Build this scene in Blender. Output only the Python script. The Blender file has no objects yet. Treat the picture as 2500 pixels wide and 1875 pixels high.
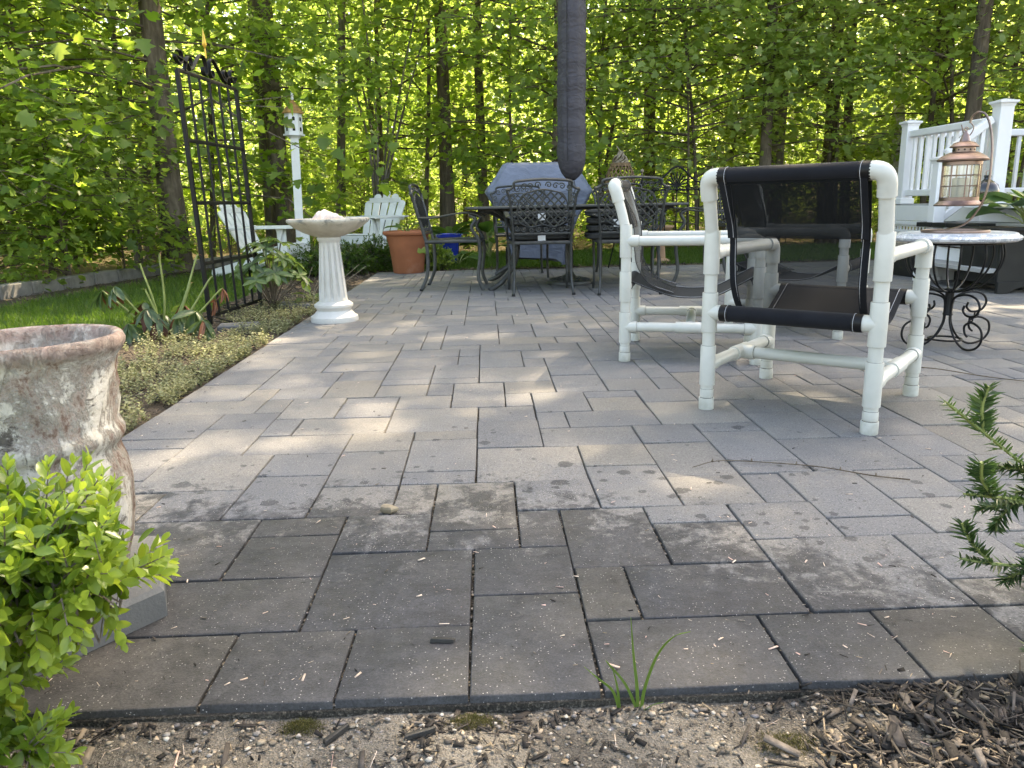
import bpy, bmesh, math, random
import numpy as np
from mathutils import Vector, Matrix, noise

# ------------------------------------------------------------------ camera, sky, sun, exposure
SC = bpy.context.scene
COL = SC.collection
R = math.radians
cam_data = bpy.data.cameras.new('camera')
cam = bpy.data.objects.new('camera', cam_data); COL.objects.link(cam)
cam_data.sensor_width = 36.0
cam_data.lens = 27.043
cam_data.clip_start = 0.05
cam_data.clip_end = 600.0
_r = Vector((0.9991856, -0.03449177, -0.02093936)); _d = Vector((-0.0282896, -0.22878453, -0.97306595)); _f = Vector((0.02877217, 0.97286585, -0.22957397))
cam.matrix_world = Matrix(((_r.x, -_d.x, -_f.x, 0.0), (_r.y, -_d.y, -_f.y, 0.0), (_r.z, -_d.z, -_f.z, 0.75), (0, 0, 0, 1)))
SC.camera = cam

SUN_AZ, SUN_EL = 40.0, 54.0          # degrees to the right of +Y, above the horizon
world = bpy.data.worlds.new('World'); SC.world = world; world.use_nodes = True
wn = world.node_tree.nodes; wl = world.node_tree.links
sky = wn.new('ShaderNodeTexSky'); sky.sky_type = 'NISHITA'; sky.sun_disc = False
sky.sun_elevation = R(SUN_EL); sky.sun_rotation = R(SUN_AZ)
sky.air_density = 1.0; sky.dust_density = 2.5; sky.ozone_density = 1.0
bg = wn['Background']; bg.inputs['Strength'].default_value = 0.15
wl.new(sky.outputs[0], bg.inputs['Color'])
sun_l = bpy.data.lights.new('sun', 'SUN'); sun_l.energy = 4.8; sun_l.angle = R(0.7); sun_l.color = (1.0, 0.93, 0.82)
sun = bpy.data.objects.new('sun', sun_l); COL.objects.link(sun)
_sd = Vector((math.sin(R(SUN_AZ)) * math.cos(R(SUN_EL)), math.cos(R(SUN_AZ)) * math.cos(R(SUN_EL)), math.sin(R(SUN_EL))))
sun.rotation_euler = _sd.to_track_quat('Z', 'Y').to_euler()
SC.view_settings.view_transform = 'Standard'; SC.view_settings.look = 'None'
SC.view_settings.gamma = 1.0; SC.view_settings.use_curve_mapping = False
SC.view_settings.exposure = 2.52
SC.view_settings.use_white_balance = True; SC.view_settings.white_balance_temperature = 8500.0; SC.view_settings.white_balance_tint = 10.0
SC.render.engine = 'CYCLES'
SC.cycles.use_denoising = True; SC.cycles.use_adaptive_sampling = True; SC.cycles.adaptive_threshold = 0.025
SC.cycles.max_bounces = 8; SC.cycles.diffuse_bounces = 4; SC.cycles.transmission_bounces = 6; SC.cycles.transparent_max_bounces = 12
SC.cycles.sample_clamp_indirect = 6.0
SC.cycles.caustics_reflective = False; SC.cycles.caustics_refractive = False

# ------------------------------------------------------------------ helpers
def link(o, parent=None):
    COL.objects.link(o)
    if parent is not None: o.parent = parent
    return o
def tag(o, label=None, cat=None, group=None, kind=None):
    if label: o['label'] = label
    if cat: o['category'] = cat
    if group: o['group'] = group
    if kind: o['kind'] = kind
    return o
def empty(name, loc=(0, 0, 0), rz=0.0, label=None, cat=None, group=None, scale=1.0):
    o = bpy.data.objects.new(name, None); COL.objects.link(o)
    o.location = loc; o.rotation_euler = (0, 0, rz); o.scale = (scale,) * 3 if not hasattr(scale, '__len__') else scale
    o.empty_display_size = 0.1
    return tag(o, label, cat, group)
def dup(root, loc, rz, label, group=None, scale=None):
    r = root.copy(); COL.objects.link(r); r.location = loc; r.rotation_euler = (0, 0, rz); r['label'] = label
    if group: r['group'] = group
    if scale: r.scale = (scale,) * 3 if not hasattr(scale, '__len__') else scale
    for ch in list(root.children):
        c = ch.copy(); COL.objects.link(c); c.parent = r
        for g in list(ch.children):
            d = g.copy(); COL.objects.link(d); d.parent = c
    return r

class MB:
    def __init__(s): s.v = []; s.f = []; s.t = []
    def add(s, vs, fs, tone=0.0):
        b = len(s.v); s.v.extend([tuple(x) for x in vs]); s.f.extend([tuple(i + b for i in f) for f in fs]); s.t.extend([tone] * len(vs)); return s
    def box(s, c, d, M=None, tone=0.0):
        x, y, z = d[0] / 2, d[1] / 2, d[2] / 2
        vs = [Vector((a * x, b * y, e * z)) for a in (-1, 1) for b in (-1, 1) for e in (-1, 1)]
        if M is not None: vs = [M @ v for v in vs]
        vs = [v + Vector(c) for v in vs]
        return s.add(vs, [(0, 1, 3, 2), (4, 6, 7, 5), (0, 4, 5, 1), (2, 3, 7, 6), (0, 2, 6, 4), (1, 5, 7, 3)], tone)
    def bar(s, p, q, w, h, up=(0, 0, 1)):
        p = Vector(p); q = Vector(q); d = q - p; L = d.length; d.normalize(); u = Vector(up)
        x = d.cross(u)
        if x.length < 1e-4: x = d.cross(Vector((1, 0, 0)))
        x.normalize(); u = x.cross(d)
        M = Matrix((x, d, u)).transposed()
        return s.box((p + q) / 2, (w, L, h), M)
    def tube(s, pts, r, n=8, closed=False, cap=True, flat=None, tone=0.0):
        P = [Vector(p) for p in pts]; m = len(P)
        rr = r if hasattr(r, '__len__') else [r] * m
        T = []
        for i in range(m):
            a = P[(i - 1) % m] if (closed or i > 0) else P[i]; b = P[(i + 1) % m] if (closed or i < m - 1) else P[i]
            t = b - a; T.append(t.normalized() if t.length > 1e-9 else Vector((0, 0, 1)))
        u = T[0].orthogonal().normalized() if flat is None else (Vector(flat) - T[0] * T[0].dot(Vector(flat))).normalized()
        vs = []
        for i in range(m):
            if flat is not None: u = (Vector(flat) - T[i] * T[i].dot(Vector(flat)))
            else: u = u - T[i] * T[i].dot(u)
            if u.length < 1e-6: u = T[i].orthogonal()
            u.normalize(); w = T[i].cross(u)
            ra = rr[i]; rb = ra
            if hasattr(ra, '__len__'): ra, rb = ra
            for k in range(n):
                a = 2 * math.pi * (k + .5) / n
                vs.append(P[i] + u * (math.cos(a) * ra) + w * (math.sin(a) * rb))
        fs = []
        for i in range(m if closed else m - 1):
            for k in range(n):
                a = i * n + k; b = i * n + (k + 1) % n; c = ((i + 1) % m) * n + (k + 1) % n; d = ((i + 1) % m) * n + k
                fs.append((a, b, c, d))
        if cap and not closed: fs.append(tuple(range(n))[::-1]); fs.append(tuple((m - 1) * n + k for k in range(n)))
        return s.add(vs, fs, tone)
    def lathe(s, prof, n=32, c=(0, 0, 0), fn=None, cap0=True, cap1=True, tone=0.0):
        vs = []
        for (r, z) in prof:
            for k in range(n):
                a = 2 * math.pi * k / n
                q = r if fn is None else fn(r, z, a)
                vs.append((c[0] + q * math.cos(a), c[1] + q * math.sin(a), c[2] + z))
        fs = []
        for i in range(len(prof) - 1):
            for k in range(n):
                fs.append((i * n + k, i * n + (k + 1) % n, (i + 1) * n + (k + 1) % n, (i + 1) * n + k))
        if cap0: fs.append(tuple(range(n))[::-1])
        if cap1: fs.append(tuple((len(prof) - 1) * n + k for k in range(n)))
        return s.add(vs, fs, tone)
    def prism(s, poly, o, ex, ey, th):
        o = Vector(o); ex = Vector(ex).normalized(); ey = Vector(ey).normalized(); nz = ex.cross(ey)
        a = [o + ex * p[0] + ey * p[1] - nz * (th / 2) for p in poly]; b = [v + nz * th for v in a]; n = len(poly)
        return s.add(a + b, [tuple(range(n))[::-1], tuple(range(n, 2 * n))] + [(i, (i + 1) % n, n + (i + 1) % n, n + i) for i in range(n)])
    def ball(s, c, r, n=10, m=6, tone=0.0):
        rr = r if hasattr(r, '__len__') else (r, r, r)
        vs = [(c[0], c[1], c[2] - rr[2])]
        for i in range(1, m):
            t = math.pi * i / m
            for k in range(n):
                a = 2 * math.pi * k / n
                vs.append((c[0] + rr[0] * math.sin(t) * math.cos(a), c[1] + rr[1] * math.sin(t) * math.sin(a), c[2] - rr[2] * math.cos(t)))
        vs.append((c[0], c[1], c[2] + rr[2]))
        fs = [(0, 1 + (k + 1) % n, 1 + k) for k in range(n)]
        for i in range(m - 2):
            for k in range(n): fs.append((1 + i * n + k, 1 + i * n + (k + 1) % n, 1 + (i + 1) * n + (k + 1) % n, 1 + (i + 1) * n + k))
        e = len(vs) - 1; b = 1 + (m - 2) * n
        fs += [(b + k, b + (k + 1) % n, e) for k in range(n)]
        return s.add(vs, fs, tone)
    def mesh(s, name, mat=None, smooth=True, angle=38):
        me = bpy.data.meshes.new(name); me.from_pydata(s.v, [], s.f)
        if mat is not None: me.materials.append(mat)
        if any(s.t):
            a = me.attributes.new('tone', 'FLOAT', 'POINT'); a.data.foreach_set('value', s.t)
        if smooth:
            me.polygons.foreach_set('use_smooth', [True] * len(me.polygons))
            me.set_sharp_from_angle(angle=R(angle))
        me.update(); return me
    def build(s, name, mat, parent=None, loc=None, smooth=True, angle=38, bevel=0.0, seg=2):
        o = bpy.data.objects.new(name, s.mesh(name, mat, smooth, angle)); link(o, parent)
        if loc is not None: o.location = loc
        if bevel:
            b = o.modifiers.new('bevel', 'BEVEL'); b.width = bevel; b.segments = seg; b.limit_method = 'ANGLE'; b.angle_limit = R(40)
        return o

def spline(pts, n=6, closed=False):
    P = [Vector(p) for p in pts]; m = len(P); out = []
    rng = range(m) if closed else range(m - 1)
    for i in rng:
        p1, p2 = P[i], P[(i + 1) % m]
        p0 = P[i - 1] if (closed or i > 0) else p1 * 2 - p2
        p3 = P[(i + 2) % m] if (closed or i < m - 2) else p2 * 2 - p1
        for k in range(n):
            t = k / n
            out.append(0.5 * ((2 * p1) + (p2 - p0) * t + (2 * p0 - 5 * p1 + 4 * p2 - p3) * t * t + (3 * p1 - p0 - 3 * p2 + p3) * t ** 3))
    if not closed: out.append(P[-1])
    return out
def spiral(c, r0, r1, a0, turns, n=16):
    return [(c[0] + (r0 + (r1 - r0) * i / n) * math.cos(a0 + turns * 2 * math.pi * i / n), c[1] + (r0 + (r1 - r0) * i / n) * math.sin(a0 + turns * 2 * math.pi * i / n)) for i in range(n + 1)]
def fbm(p, s=1.0, o=3):
    return noise.fractal(Vector(p) * s, 1.0, 2.0, o)

# numpy mesh for large counts
def np_mesh(name, V, F, mat, tone=None, smooth=False):
    V = np.asarray(V, np.float32); F = np.asarray(F, np.int32); k = F.shape[1]
    me = bpy.data.meshes.new(name)
    me.vertices.add(len(V)); me.vertices.foreach_set('co', V.ravel())
    me.loops.add(F.size); me.loops.foreach_set('vertex_index', F.ravel())
    me.polygons.add(len(F)); me.polygons.foreach_set('loop_start', np.arange(0, F.size, k, dtype=np.int32))
    if smooth: me.polygons.foreach_set('use_smooth', np.ones(len(F), bool))
    if mat is not None: me.materials.append(mat)
    if tone is not None:
        a = me.attributes.new('tone', 'FLOAT', 'POINT'); a.data.foreach_set('value', np.asarray(tone, np.float32))
    me.update(calc_edges=True); return me
def norm(a): return a / np.maximum(np.linalg.norm(a, axis=-1, keepdims=True), 1e-9)

# leaf outlines: (along, across, up) points, triangles
def shape_fan(outline, centre=(0.5, 0, 0), fold=0.12):
    vs = [centre] + [(x, y, fold * abs(y)) for x, y in outline]; n = len(outline)
    return np.array(vs, np.float32), np.array([(0, 1 + i, 1 + (i + 1) % n) for i in range(n)], np.int32)
def mirror(half): return half + [(x, -y) for x, y in half[::-1] if y > 1e-6]
MAPLE = shape_fan(mirror([(0.0, 0.0), (0.02, 0.18), (0.12, 0.46), (0.30, 0.30), (0.52, 0.56), (0.60, 0.22), (0.78, 0.24), (1.0, 0.0)]), (0.42, 0, 0.0), 0.22)
OAK = shape_fan(mirror([(0.0, 0.0), (0.25, 0.07), (0.30, 0.26), (0.42, 0.10), (0.56, 0.36), (0.66, 0.12), (0.82, 0.22), (1.0, 0.0)]), (0.5, 0, 0.0), 0.2)
OVAL = (np.array([(0, 0, 0), (.3, .23, .05), (.68, .25, .05), (1, 0, -.06), (.68, -.25, .05), (.3, -.23, .05), (.5, 0, 0)], np.float32),
        np.array([(0, 6, 1), (1, 6, 2), (2, 6, 3), (3, 6, 4), (4, 6, 5), (5, 6, 0)], np.int32))
QUAD = (np.array([(0, 0, 0), (.45, .36, .1), (1, 0, -.05), (.45, -.36, .1)], np.float32), np.array([(0, 3, 2), (0, 2, 1)], np.int32))
BLADE = (np.array([(0, .06, 0), (0, -.06, 0), (.6, 0, 0.12), (1, 0, .3)], np.float32), np.array([(0, 1, 2), (2, 3, 0)], np.int32))
NEEDLE = (np.array([(0, .05, 0), (0, -.05, 0), (.5, -.07, .02), (.5, .07, .02), (1, 0, 0)], np.float32), np.array([(0, 1, 2), (0, 2, 3), (3, 2, 4)], np.int32))
def leaf_arrays(P, D, N, size, shape, rng, tone=None):
    P = np.asarray(P, np.float32); D = norm(np.asarray(D, np.float32)); N = np.asarray(N, np.float32)
    N = norm(N - D * (N * D).sum(1, keepdims=True)); S = np.cross(N, D)
    sv, sf = shape; n = len(P); size = np.broadcast_to(np.asarray(size, np.float32), (n,))[:, None, None]
    V = P[:, None, :] + size * (sv[None, :, 0:1] * D[:, None] + sv[None, :, 1:2] * S[:, None] + sv[None, :, 2:3] * N[:, None])
    F = sf[None] + (np.arange(n) * len(sv))[:, None, None]
    t = (rng.random(n) if tone is None else np.asarray(tone))
    return V.reshape(-1, 3), F.reshape(-1, 3), np.repeat(t, len(sv))
def join_arrays(L):
    vs, fs, ts = [], [], []; b = 0
    for V, F, T in L: vs.append(V); fs.append(F + b); ts.append(T); b += len(V)
    return np.concatenate(vs), np.concatenate(fs), np.concatenate(ts)
def rand_dirs(rng, n):
    v = rng.normal(size=(n, 3)); return norm(v)

# ------------------------------------------------------------------ materials
class NT:
    def __init__(s, name):
        s.m = bpy.data.materials.new(name); s.m.use_nodes = True; s.t = s.m.node_tree; s.n = s.t.nodes; s.n.clear()
        s.out = s.n.new('ShaderNodeOutputMaterial')
    def N(s, typ, **kw):
        nd = s.n.new(typ)
        for k, v in kw.items():
            if k == 'i':
                for a, b in v.items(): s.set(nd.inputs[a], b)
            else: setattr(nd, k, v)
        return nd
    def set(s, inp, v):
        if isinstance(v, bpy.types.NodeSocket): s.t.links.new(v, inp)
        elif isinstance(v, bpy.types.Node): s.t.links.new(v.outputs[0], inp)
        else:
            if hasattr(v, '__len__') and len(v) == 3 and inp.type == 'RGBA': v = (*v, 1)
            inp.default_value = v
    def pos(s): return s.N('ShaderNodeNewGeometry').outputs['Position']
    def obj(s): return s.N('ShaderNodeTexCoord').outputs['Object']
    def noise(s, scale, vec=None, detail=3, rough=.55, dist=0.0):
        nd = s.N('ShaderNodeTexNoise', i={'Scale': scale, 'Detail': detail, 'Roughness': rough, 'Distortion': dist})
        if vec is not None: s.set(nd.inputs['Vector'], vec)
        return nd.outputs['Fac']
    def vor(s, scale, vec=None, feature='F1', rnd=1.0):
        nd = s.N('ShaderNodeTexVoronoi', feature=feature, i={'Scale': scale, 'Randomness': rnd})
        if vec is not None: s.set(nd.inputs['Vector'], vec)
        return nd
    def ramp(s, fac, stops, interp='LINEAR'):
        nd = s.N('ShaderNodeValToRGB'); e = nd.color_ramp; e.interpolation = interp
        while len(e.elements) > 1: e.elements.remove(e.elements[-1])
        for k, (p, c) in enumerate(stops):
            el = e.elements[0] if k == 0 else e.elements.new(p)
            el.position = p; el.color = (*c, 1) if hasattr(c, '__len__') else (c, c, c, 1)
        s.set(nd.inputs[0], fac); return nd.outputs[0]
    def mix(s, f, a, b, mode='MIX'):
        nd = s.N('ShaderNodeMix', data_type='RGBA', blend_type=mode); s.set(nd.inputs[0], f); s.set(nd.inputs[6], a); s.set(nd.inputs[7], b); return nd.outputs[2]
    def math(s, op, a, b=0.0, clamp=False):
        nd = s.N('ShaderNodeMath', operation=op, use_clamp=clamp); s.set(nd.inputs[0], a); s.set(nd.inputs[1], b); return nd.outputs[0]
    def mapr(s, v, a, b, c=0.0, d=1.0, smooth=False):
        nd = s.N('ShaderNodeMapRange', interpolation_type='SMOOTHSTEP' if smooth else 'LINEAR'); s.set(nd.inputs[0], v)
        for k, x in enumerate((a, b, c, d)): s.set(nd.inputs[k + 1], x)
        return nd.outputs[0]
    def bump(s, h, strength=.3, dist=.01, normal=None):
        nd = s.N('ShaderNodeBump', i={'Height': h, 'Strength': strength, 'Distance': dist})
        if normal is not None: s.set(nd.inputs['Normal'], normal)
        return nd.outputs[0]
    def attr(s, name): return s.N('ShaderNodeAttribute', attribute_name=name).outputs['Fac']
    def objrand(s): return s.N('ShaderNodeObjectInfo').outputs['Random']
    def bsdf(s, color, rough=.5, metal=0.0, normal=None, spec=.5, **kw):
        b = s.N('ShaderNodeBsdfPrincipled'); s.set(b.inputs['Base Color'], color); s.set(b.inputs['Roughness'], rough); s.set(b.inputs['Metallic'], metal); s.set(b.inputs['Specular IOR Level'], spec)
        for k, v in kw.items(): s.set(b.inputs[k.replace('_', ' ')], v)
        if normal is not None: s.set(b.inputs['Normal'], normal)
        s.t.links.new(b.outputs[0], s.out.inputs['Surface']); return b
def simple(name, c, rough=.5, metal=0.0, var=.12, scale=18, bump=.1, bscale=120, spec=.5, dirt=None, coat=0.0, bdist=.002):
    t = NT(name); p = t.obj(); n = t.noise(scale, p, 4)
    lo = tuple(max(0, x * (1 - var)) for x in c); hi = tuple(min(1, x * (1 + var)) for x in c)
    col = t.ramp(n, [(.3, lo), (.7, hi)])
    if dirt is not None:
        d = t.mapr(t.noise(scale * .45, p, 6, .7), .56, .72); col = t.mix(d, col, dirt)
    nb = t.bump(t.noise(bscale, p, 3), bump, bdist)
    t.bsdf(col, t.mapr(t.noise(scale * 2, p, 3), .3, .7, rough * .85, min(1, rough * 1.12)), metal, nb, spec, **({'Coat_Weight': coat} if coat else {}))
    return t.m
def leaf_mat(name, lo, hi, tlo, thi, rough=.45, gloss=.35, trans=.5):
    t = NT(name); a = t.attr('tone'); c = t.ramp(a, [(0, lo), (1, hi)]); tc = t.ramp(a, [(0, tlo), (1, thi)])
    d = t.N('ShaderNodeBsdfPrincipled'); t.set(d.inputs['Base Color'], c); t.set(d.inputs['Roughness'], rough); t.set(d.inputs['Specular IOR Level'], gloss)
    tr = t.N('ShaderNodeBsdfTranslucent'); t.set(tr.inputs[0], tc)
    mx = t.N('ShaderNodeMixShader'); t.set(mx.inputs[0], trans); t.t.links.new(d.outputs[0], mx.inputs[1]); t.t.links.new(tr.outputs[0], mx.inputs[2])
    t.t.links.new(mx.outputs[0], t.out.inputs[0]); return t.m
M = {}
# ------------------------------------------------------------------ ground materials
def make_paver_mat():
    t = NT('paver_stone'); p = t.pos(); sx = t.N('ShaderNodeSeparateXYZ', i={0: p}); X, Y = sx.outputs[0], sx.outputs[1]
    tone = t.math('FRACT', t.math('ADD', t.objrand(), t.attr('tone')))
    n1 = t.noise(2.3, p, 4, .6); n2 = t.noise(9, p, 5, .65); n3 = t.noise(230, p, 4, .75)
    base = t.ramp(tone, [(0, (.19, .19, .19)), (.3, (.235, .231, .222)), (.5, (.205, .206, .208)), (.7, (.285, .270, .243)), (.85, (.25, .233, .203)), (1, (.22, .219, .216))])
    warm = t.mapr(t.math('ADD', t.math('MULTIPLY', n1, .6), t.math('MULTIPLY', n2, .4)), .5, .68)
    base = t.mix(t.math('MULTIPLY', warm, .5), base, (.285, .258, .212)); base = t.mix(1.0, base, (.84, .84, .845), 'MULTIPLY')
    base = t.mix(t.mapr(n2, .3, .75), t.mix(1.0, base, (.80, .80, .81), 'MULTIPLY'), base)
    grain = t.mapr(n3, .3, .7, .62, 1.38); base = t.mix(1.0, base, t.N('ShaderNodeCombineXYZ', i={0: grain, 1: grain, 2: grain}), 'MULTIPLY')
    fl = t.vor(170, p); dens = t.mapr(t.noise(6, p, 3), .35, .65, .6, 1.0)
    flm = t.math('MULTIPLY', t.math('LESS_THAN', fl.outputs['Distance'], t.math('MULTIPLY', dens, .2)), t.math('GREATER_THAN', t.N('ShaderNodeSeparateColor', i={0: fl.outputs['Color']}).outputs[0], .62))
    pit = t.vor(120, t.N('ShaderNodeVectorMath', operation='ADD', i={0: p, 1: (3.1, 1.7, .4)}).outputs[0])
    ptm = t.math('MULTIPLY', t.math('LESS_THAN', pit.outputs['Distance'], .22), t.math('GREATER_THAN', t.N('ShaderNodeSeparateColor', i={0: pit.outputs['Color']}).outputs[1], .72))
    # wet area near the sprinkled front rows
    nw = t.noise(11, p, 6, .68, .6); nl = t.noise(1.6, p, 2, .5)
    lim = t.math('ADD', t.math('SUBTRACT', 1.86, Y), t.math('MULTIPLY', t.math('MAXIMUM', t.math('SUBTRACT', X, .15), 0.0), -.66))
    wet = t.mapr(t.math('ADD', t.math('MULTIPLY', lim, .9), t.math('ADD', t.math('MULTIPLY', t.math('SUBTRACT', nw, .5), 1.25), t.math('ADD', t.math('MULTIPLY', t.math('SUBTRACT', nl, .5), .5), t.math('ADD', t.math('MULTIPLY', t.math('SUBTRACT', tone, .5), .15), t.math('MULTIPLY', t.math('SUBTRACT', t.noise(48, p, 4, .7), .5), .5))))), -.07, .11)
    fine = t.noise(60, p, 2); wob = t.N('ShaderNodeVectorMath', operation='ADD', i={0: p, 1: t.N('ShaderNodeVectorMath', operation='SCALE', i={0: t.N('ShaderNodeCombineXYZ', i={0: fine, 1: t.noise(55, p, 2), 2: 0.0}), 'Scale': .022}).outputs[0]}).outputs[0]
    dm = None
    for sc, thr, key, off in ((13, .34, .30, (0, 0, 0)), (23, .32, .35, (4.2, 2.3, 0))):
        sv = t.N('ShaderNodeVectorMath', operation='MULTIPLY', i={0: t.N('ShaderNodeVectorMath', operation='ADD', i={0: wob, 1: off}).outputs[0], 1: (1, 1, 0)}).outputs[0]
        dv = t.vor(sc, sv); rc = t.N('ShaderNodeSeparateColor', i={0: dv.outputs['Color']})
        fall = t.mapr(Y, 1.75, 2.75, key, 1.0); fall = t.math('ADD', fall, t.mapr(X, .6, 1.6, 0.0, .5))
        d = t.math('MULTIPLY', t.math('LESS_THAN', dv.outputs['Distance'], t.math('MULTIPLY', rc.outputs[1], thr)), t.math('GREATER_THAN', rc.outputs[0], fall))
        dm = d if dm is None else t.math('MAXIMUM', dm, d)
    wet = t.math('MAXIMUM', wet, t.math('MULTIPLY', dm, .8), True)
    mot = t.mapr(t.math('ADD', t.math('MULTIPLY', t.noise(36, p, 6, .75), .6), t.math('MULTIPLY', t.noise(9, p, 4, .7, .5), .4)), .36, .64, .72, 1.42); wetc = t.mix(1.0, t.mix(1.0, base, (.285, .297, .325), 'MULTIPLY'), t.N('ShaderNodeCombineXYZ', i={0: mot, 1: mot, 2: mot}), 'MULTIPLY')
    moss = t.math('MULTIPLY', t.mapr(t.noise(4.2, p, 4, .6), .52, .7), t.mapr(Y, 1.75, 1.2)); wetc = t.mix(t.math('MULTIPLY', moss, .2), wetc, (.062, .064, .042))
    col = t.mix(wet, base, wetc)
    col = t.mix(t.math('MULTIPLY', ptm, .6), col, (.035, .033, .03)); col = t.mix(t.math('MULTIPLY', flm, .75), col, (.48, .46, .43))
    rough = t.mapr(wet, 0, 1, .84, .60); rough = t.math('ADD', rough, t.mapr(n2, .3, .7, -.08, .1))
    h = t.math('ADD', t.math('MULTIPLY', t.noise(34, p, 4, .6, .4), .6), t.math('MULTIPLY', n3, .25))
    t.bsdf(col, rough, 0, t.bump(h, .75, .007), .3); return t.m
M['paver'] = make_paver_mat()
def make_soil(name, c1, c2, c3, sc=1.0, b=.8):
    t = NT(name); p = t.pos(); n = t.noise(3.0 * sc, p, 6, .7); n2 = t.noise(60 * sc, p, 4, .7); n3 = t.noise(320, p, 2)
    col = t.mix(t.mapr(n, .42, .6), c1, c2); col = t.mix(t.mapr(n2, .52, .7), col, c3)
    g = t.mapr(n3, .25, .75, .55, 1.5); col = t.mix(1.0, col, t.N('ShaderNodeCombineXYZ', i={0: g, 1: g, 2: g}), 'MULTIPLY')
    t.bsdf(col, .95, 0, t.bump(t.math('ADD', n2, t.math('MULTIPLY', n3, .5)), b, .015), .2); return t.m
M['sand_soil'] = make_soil('sandy_soil', (.20, .18, .15), (.11, .098, .082), (.05, .045, .038))
M['dark_soil'] = make_soil('dark_soil', (.062, .048, .036), (.10, .08, .06), (.16, .125, .09))
M['litter'] = make_soil('leaf_litter', (.085, .06, .035), (.05, .045, .022), (.14, .10, .055), .6)
M['joint'] = make_soil('joint_sand', (.075, .068, .058), (.045, .042, .036), (.24, .215, .175), 3.0)
M['turf'] = make_soil('turf', (.05, .095, .016), (.065, .115, .022), (.07, .075, .03), .7)

def sheet(name, poly, z, mat, sub=None):
    b = MB(); b.add([(x, y, z) for x, y in poly], [tuple(range(len(poly)))]); o = b.build(name, mat, smooth=False); tag(o, kind='structure'); return o
def grid_sheet(name, x0, x1, y0, y1, nx, ny, fz, mat):
    xs = np.linspace(x0, x1, nx); ys = np.linspace(y0, y1, ny); V = [(x, y, fz(x, y)) for y in ys for x in xs]
    F = [(j * nx + i, j * nx + i + 1, (j + 1) * nx + i + 1, (j + 1) * nx + i) for j in range(ny - 1) for i in range(nx - 1)]
    b = MB(); b.add(V, F); o = b.build(name, mat, angle=180); tag(o, kind='structure'); return o
sheet('ground', [(-150, -120), (150, -120), (150, 180), (-150, 180)], -.085, M['litter'])
def front_z(x, y):
    e = 1.055 - y
    z = -.024 + .010 * fbm((x, y, 0), 4) + .006 * fbm((x, y, 3), 17)
    m = max(0.0, min(1.0, (x - .36) / .5)); z += m * .030 * min(1, max(0, e * 8)) + m * .03 * max(0, min(1, e * 3))
    if e < .02: z = min(z, -.010 - .006 * abs(fbm((x, 0, 7), 9)))
    return z - .01 * max(0, min(1, e * 2)) * (1 - m)
grid_sheet('sandy_ground', -2.6, 2.8, -.6, 1.075, 170, 64, front_z, M['sand_soil'])

# ------------------------------------------------------------------ the patio and its pavers
HC = .75; U = .1405 * HC; X0 = -.062 * HC; Y0 = 1.415 * HC
def gx(k): return X0 + k * U
def gyj(j): return Y0 + (j if j <= 9 else 9 + (j - 9) * .957) * U
LAY = [(-7,-4,0,2),(-4,-2,0,2),(-2,0,0,2),(0,2,0,3),(2,5,0,2),(5,7,0,2),(7,9,0,2),(9,12,0,2),(0,2,3,5),(-6,-3,2,4),(-3,0,2,5),(-8,-5,4,7),(-5,-3,4,6),(-5,-3,6,7),(-3,-1,5,7),(-1,1,5,6),(-1,1,6,9),(1,2,5,7),(1,3,7,9),(2,4,4,7),(2,3,2,4),(3,6,2,4),(4,6,4,6),(4,6,6,7),(6,9,2,5),(6,8,5,7),(5,7,7,9),(7,8,7,9),(3,5,7,10),(8,10,6,9),(8,10,5,6),(-6,-4,7,10),(-6,-4,10,12),(-8,-6,7,9),(-9,-6,9,12),(-2,-1,7,9),(-4,-2,7,9),(-4,-2,9,12),(-2,0,9,10),(-2,0,10,13),(0,3,9,12),(3,5,10,12),(5,7,9,12),(7,9,10,13),(7,9,9,10),(7,9,13,14),(9,12,9,12),(10,12,7,9),(10,12,5,7),(9,11,3,5),(0,2,12,15),(0,2,15,17),(2,5,12,14),(2,3,14,16),(3,6,14,16),(2,4,16,19),(4,6,16,18),(4,6,18,19),(1,2,17,19),(-1,1,17,18),(-1,1,18,21),(1,3,19,21),(-3,-1,17,19),(-3,0,14,17),(-2,0,13,14),(0,3,21,24),(3,5,19,22),(-2,-1,19,21),(-2,0,21,22),(-2,0,22,25),(0,2,24,28),(2,3,24,26),(3,5,24,26),(3,5,22,24),(5,7,21,25),(5,7,19,21),(5,7,12,14),(6,9,14,17),(6,8,17,19),(-7,-4,12,14),(-4,-2,12,14),(-7,-6,14,16),(-6,-3,14,16),(-7,-5,16,19),(-5,-3,16,18),(-5,-3,18,19),(-9,-7,12,15),(-9,-7,15,17),(-11,-9,14,17),(-11,-9,13,14),(-11,-9,10,13),(-11,-8,17,19),(-8,-7,17,19),(-11,-9,19,21),(-9,-8,19,21),(-8,-6,19,21),(-6,-4,19,22),(-6,-4,22,24),(-7,-4,24,26),(-4,-2,19,21),(-9,-6,21,24),(-11,-9,22,25),(-11,-9,21,22),(-9,-7,24,28),(-11,-9,25,28),(9,11,15,17),(9,11,12,15),(11,12,14,16),(11,12,12,14),(12,14,12,14),(12,14,10,12)]
KMIN, KMAX, JMAX = -11, 62, 78
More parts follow.
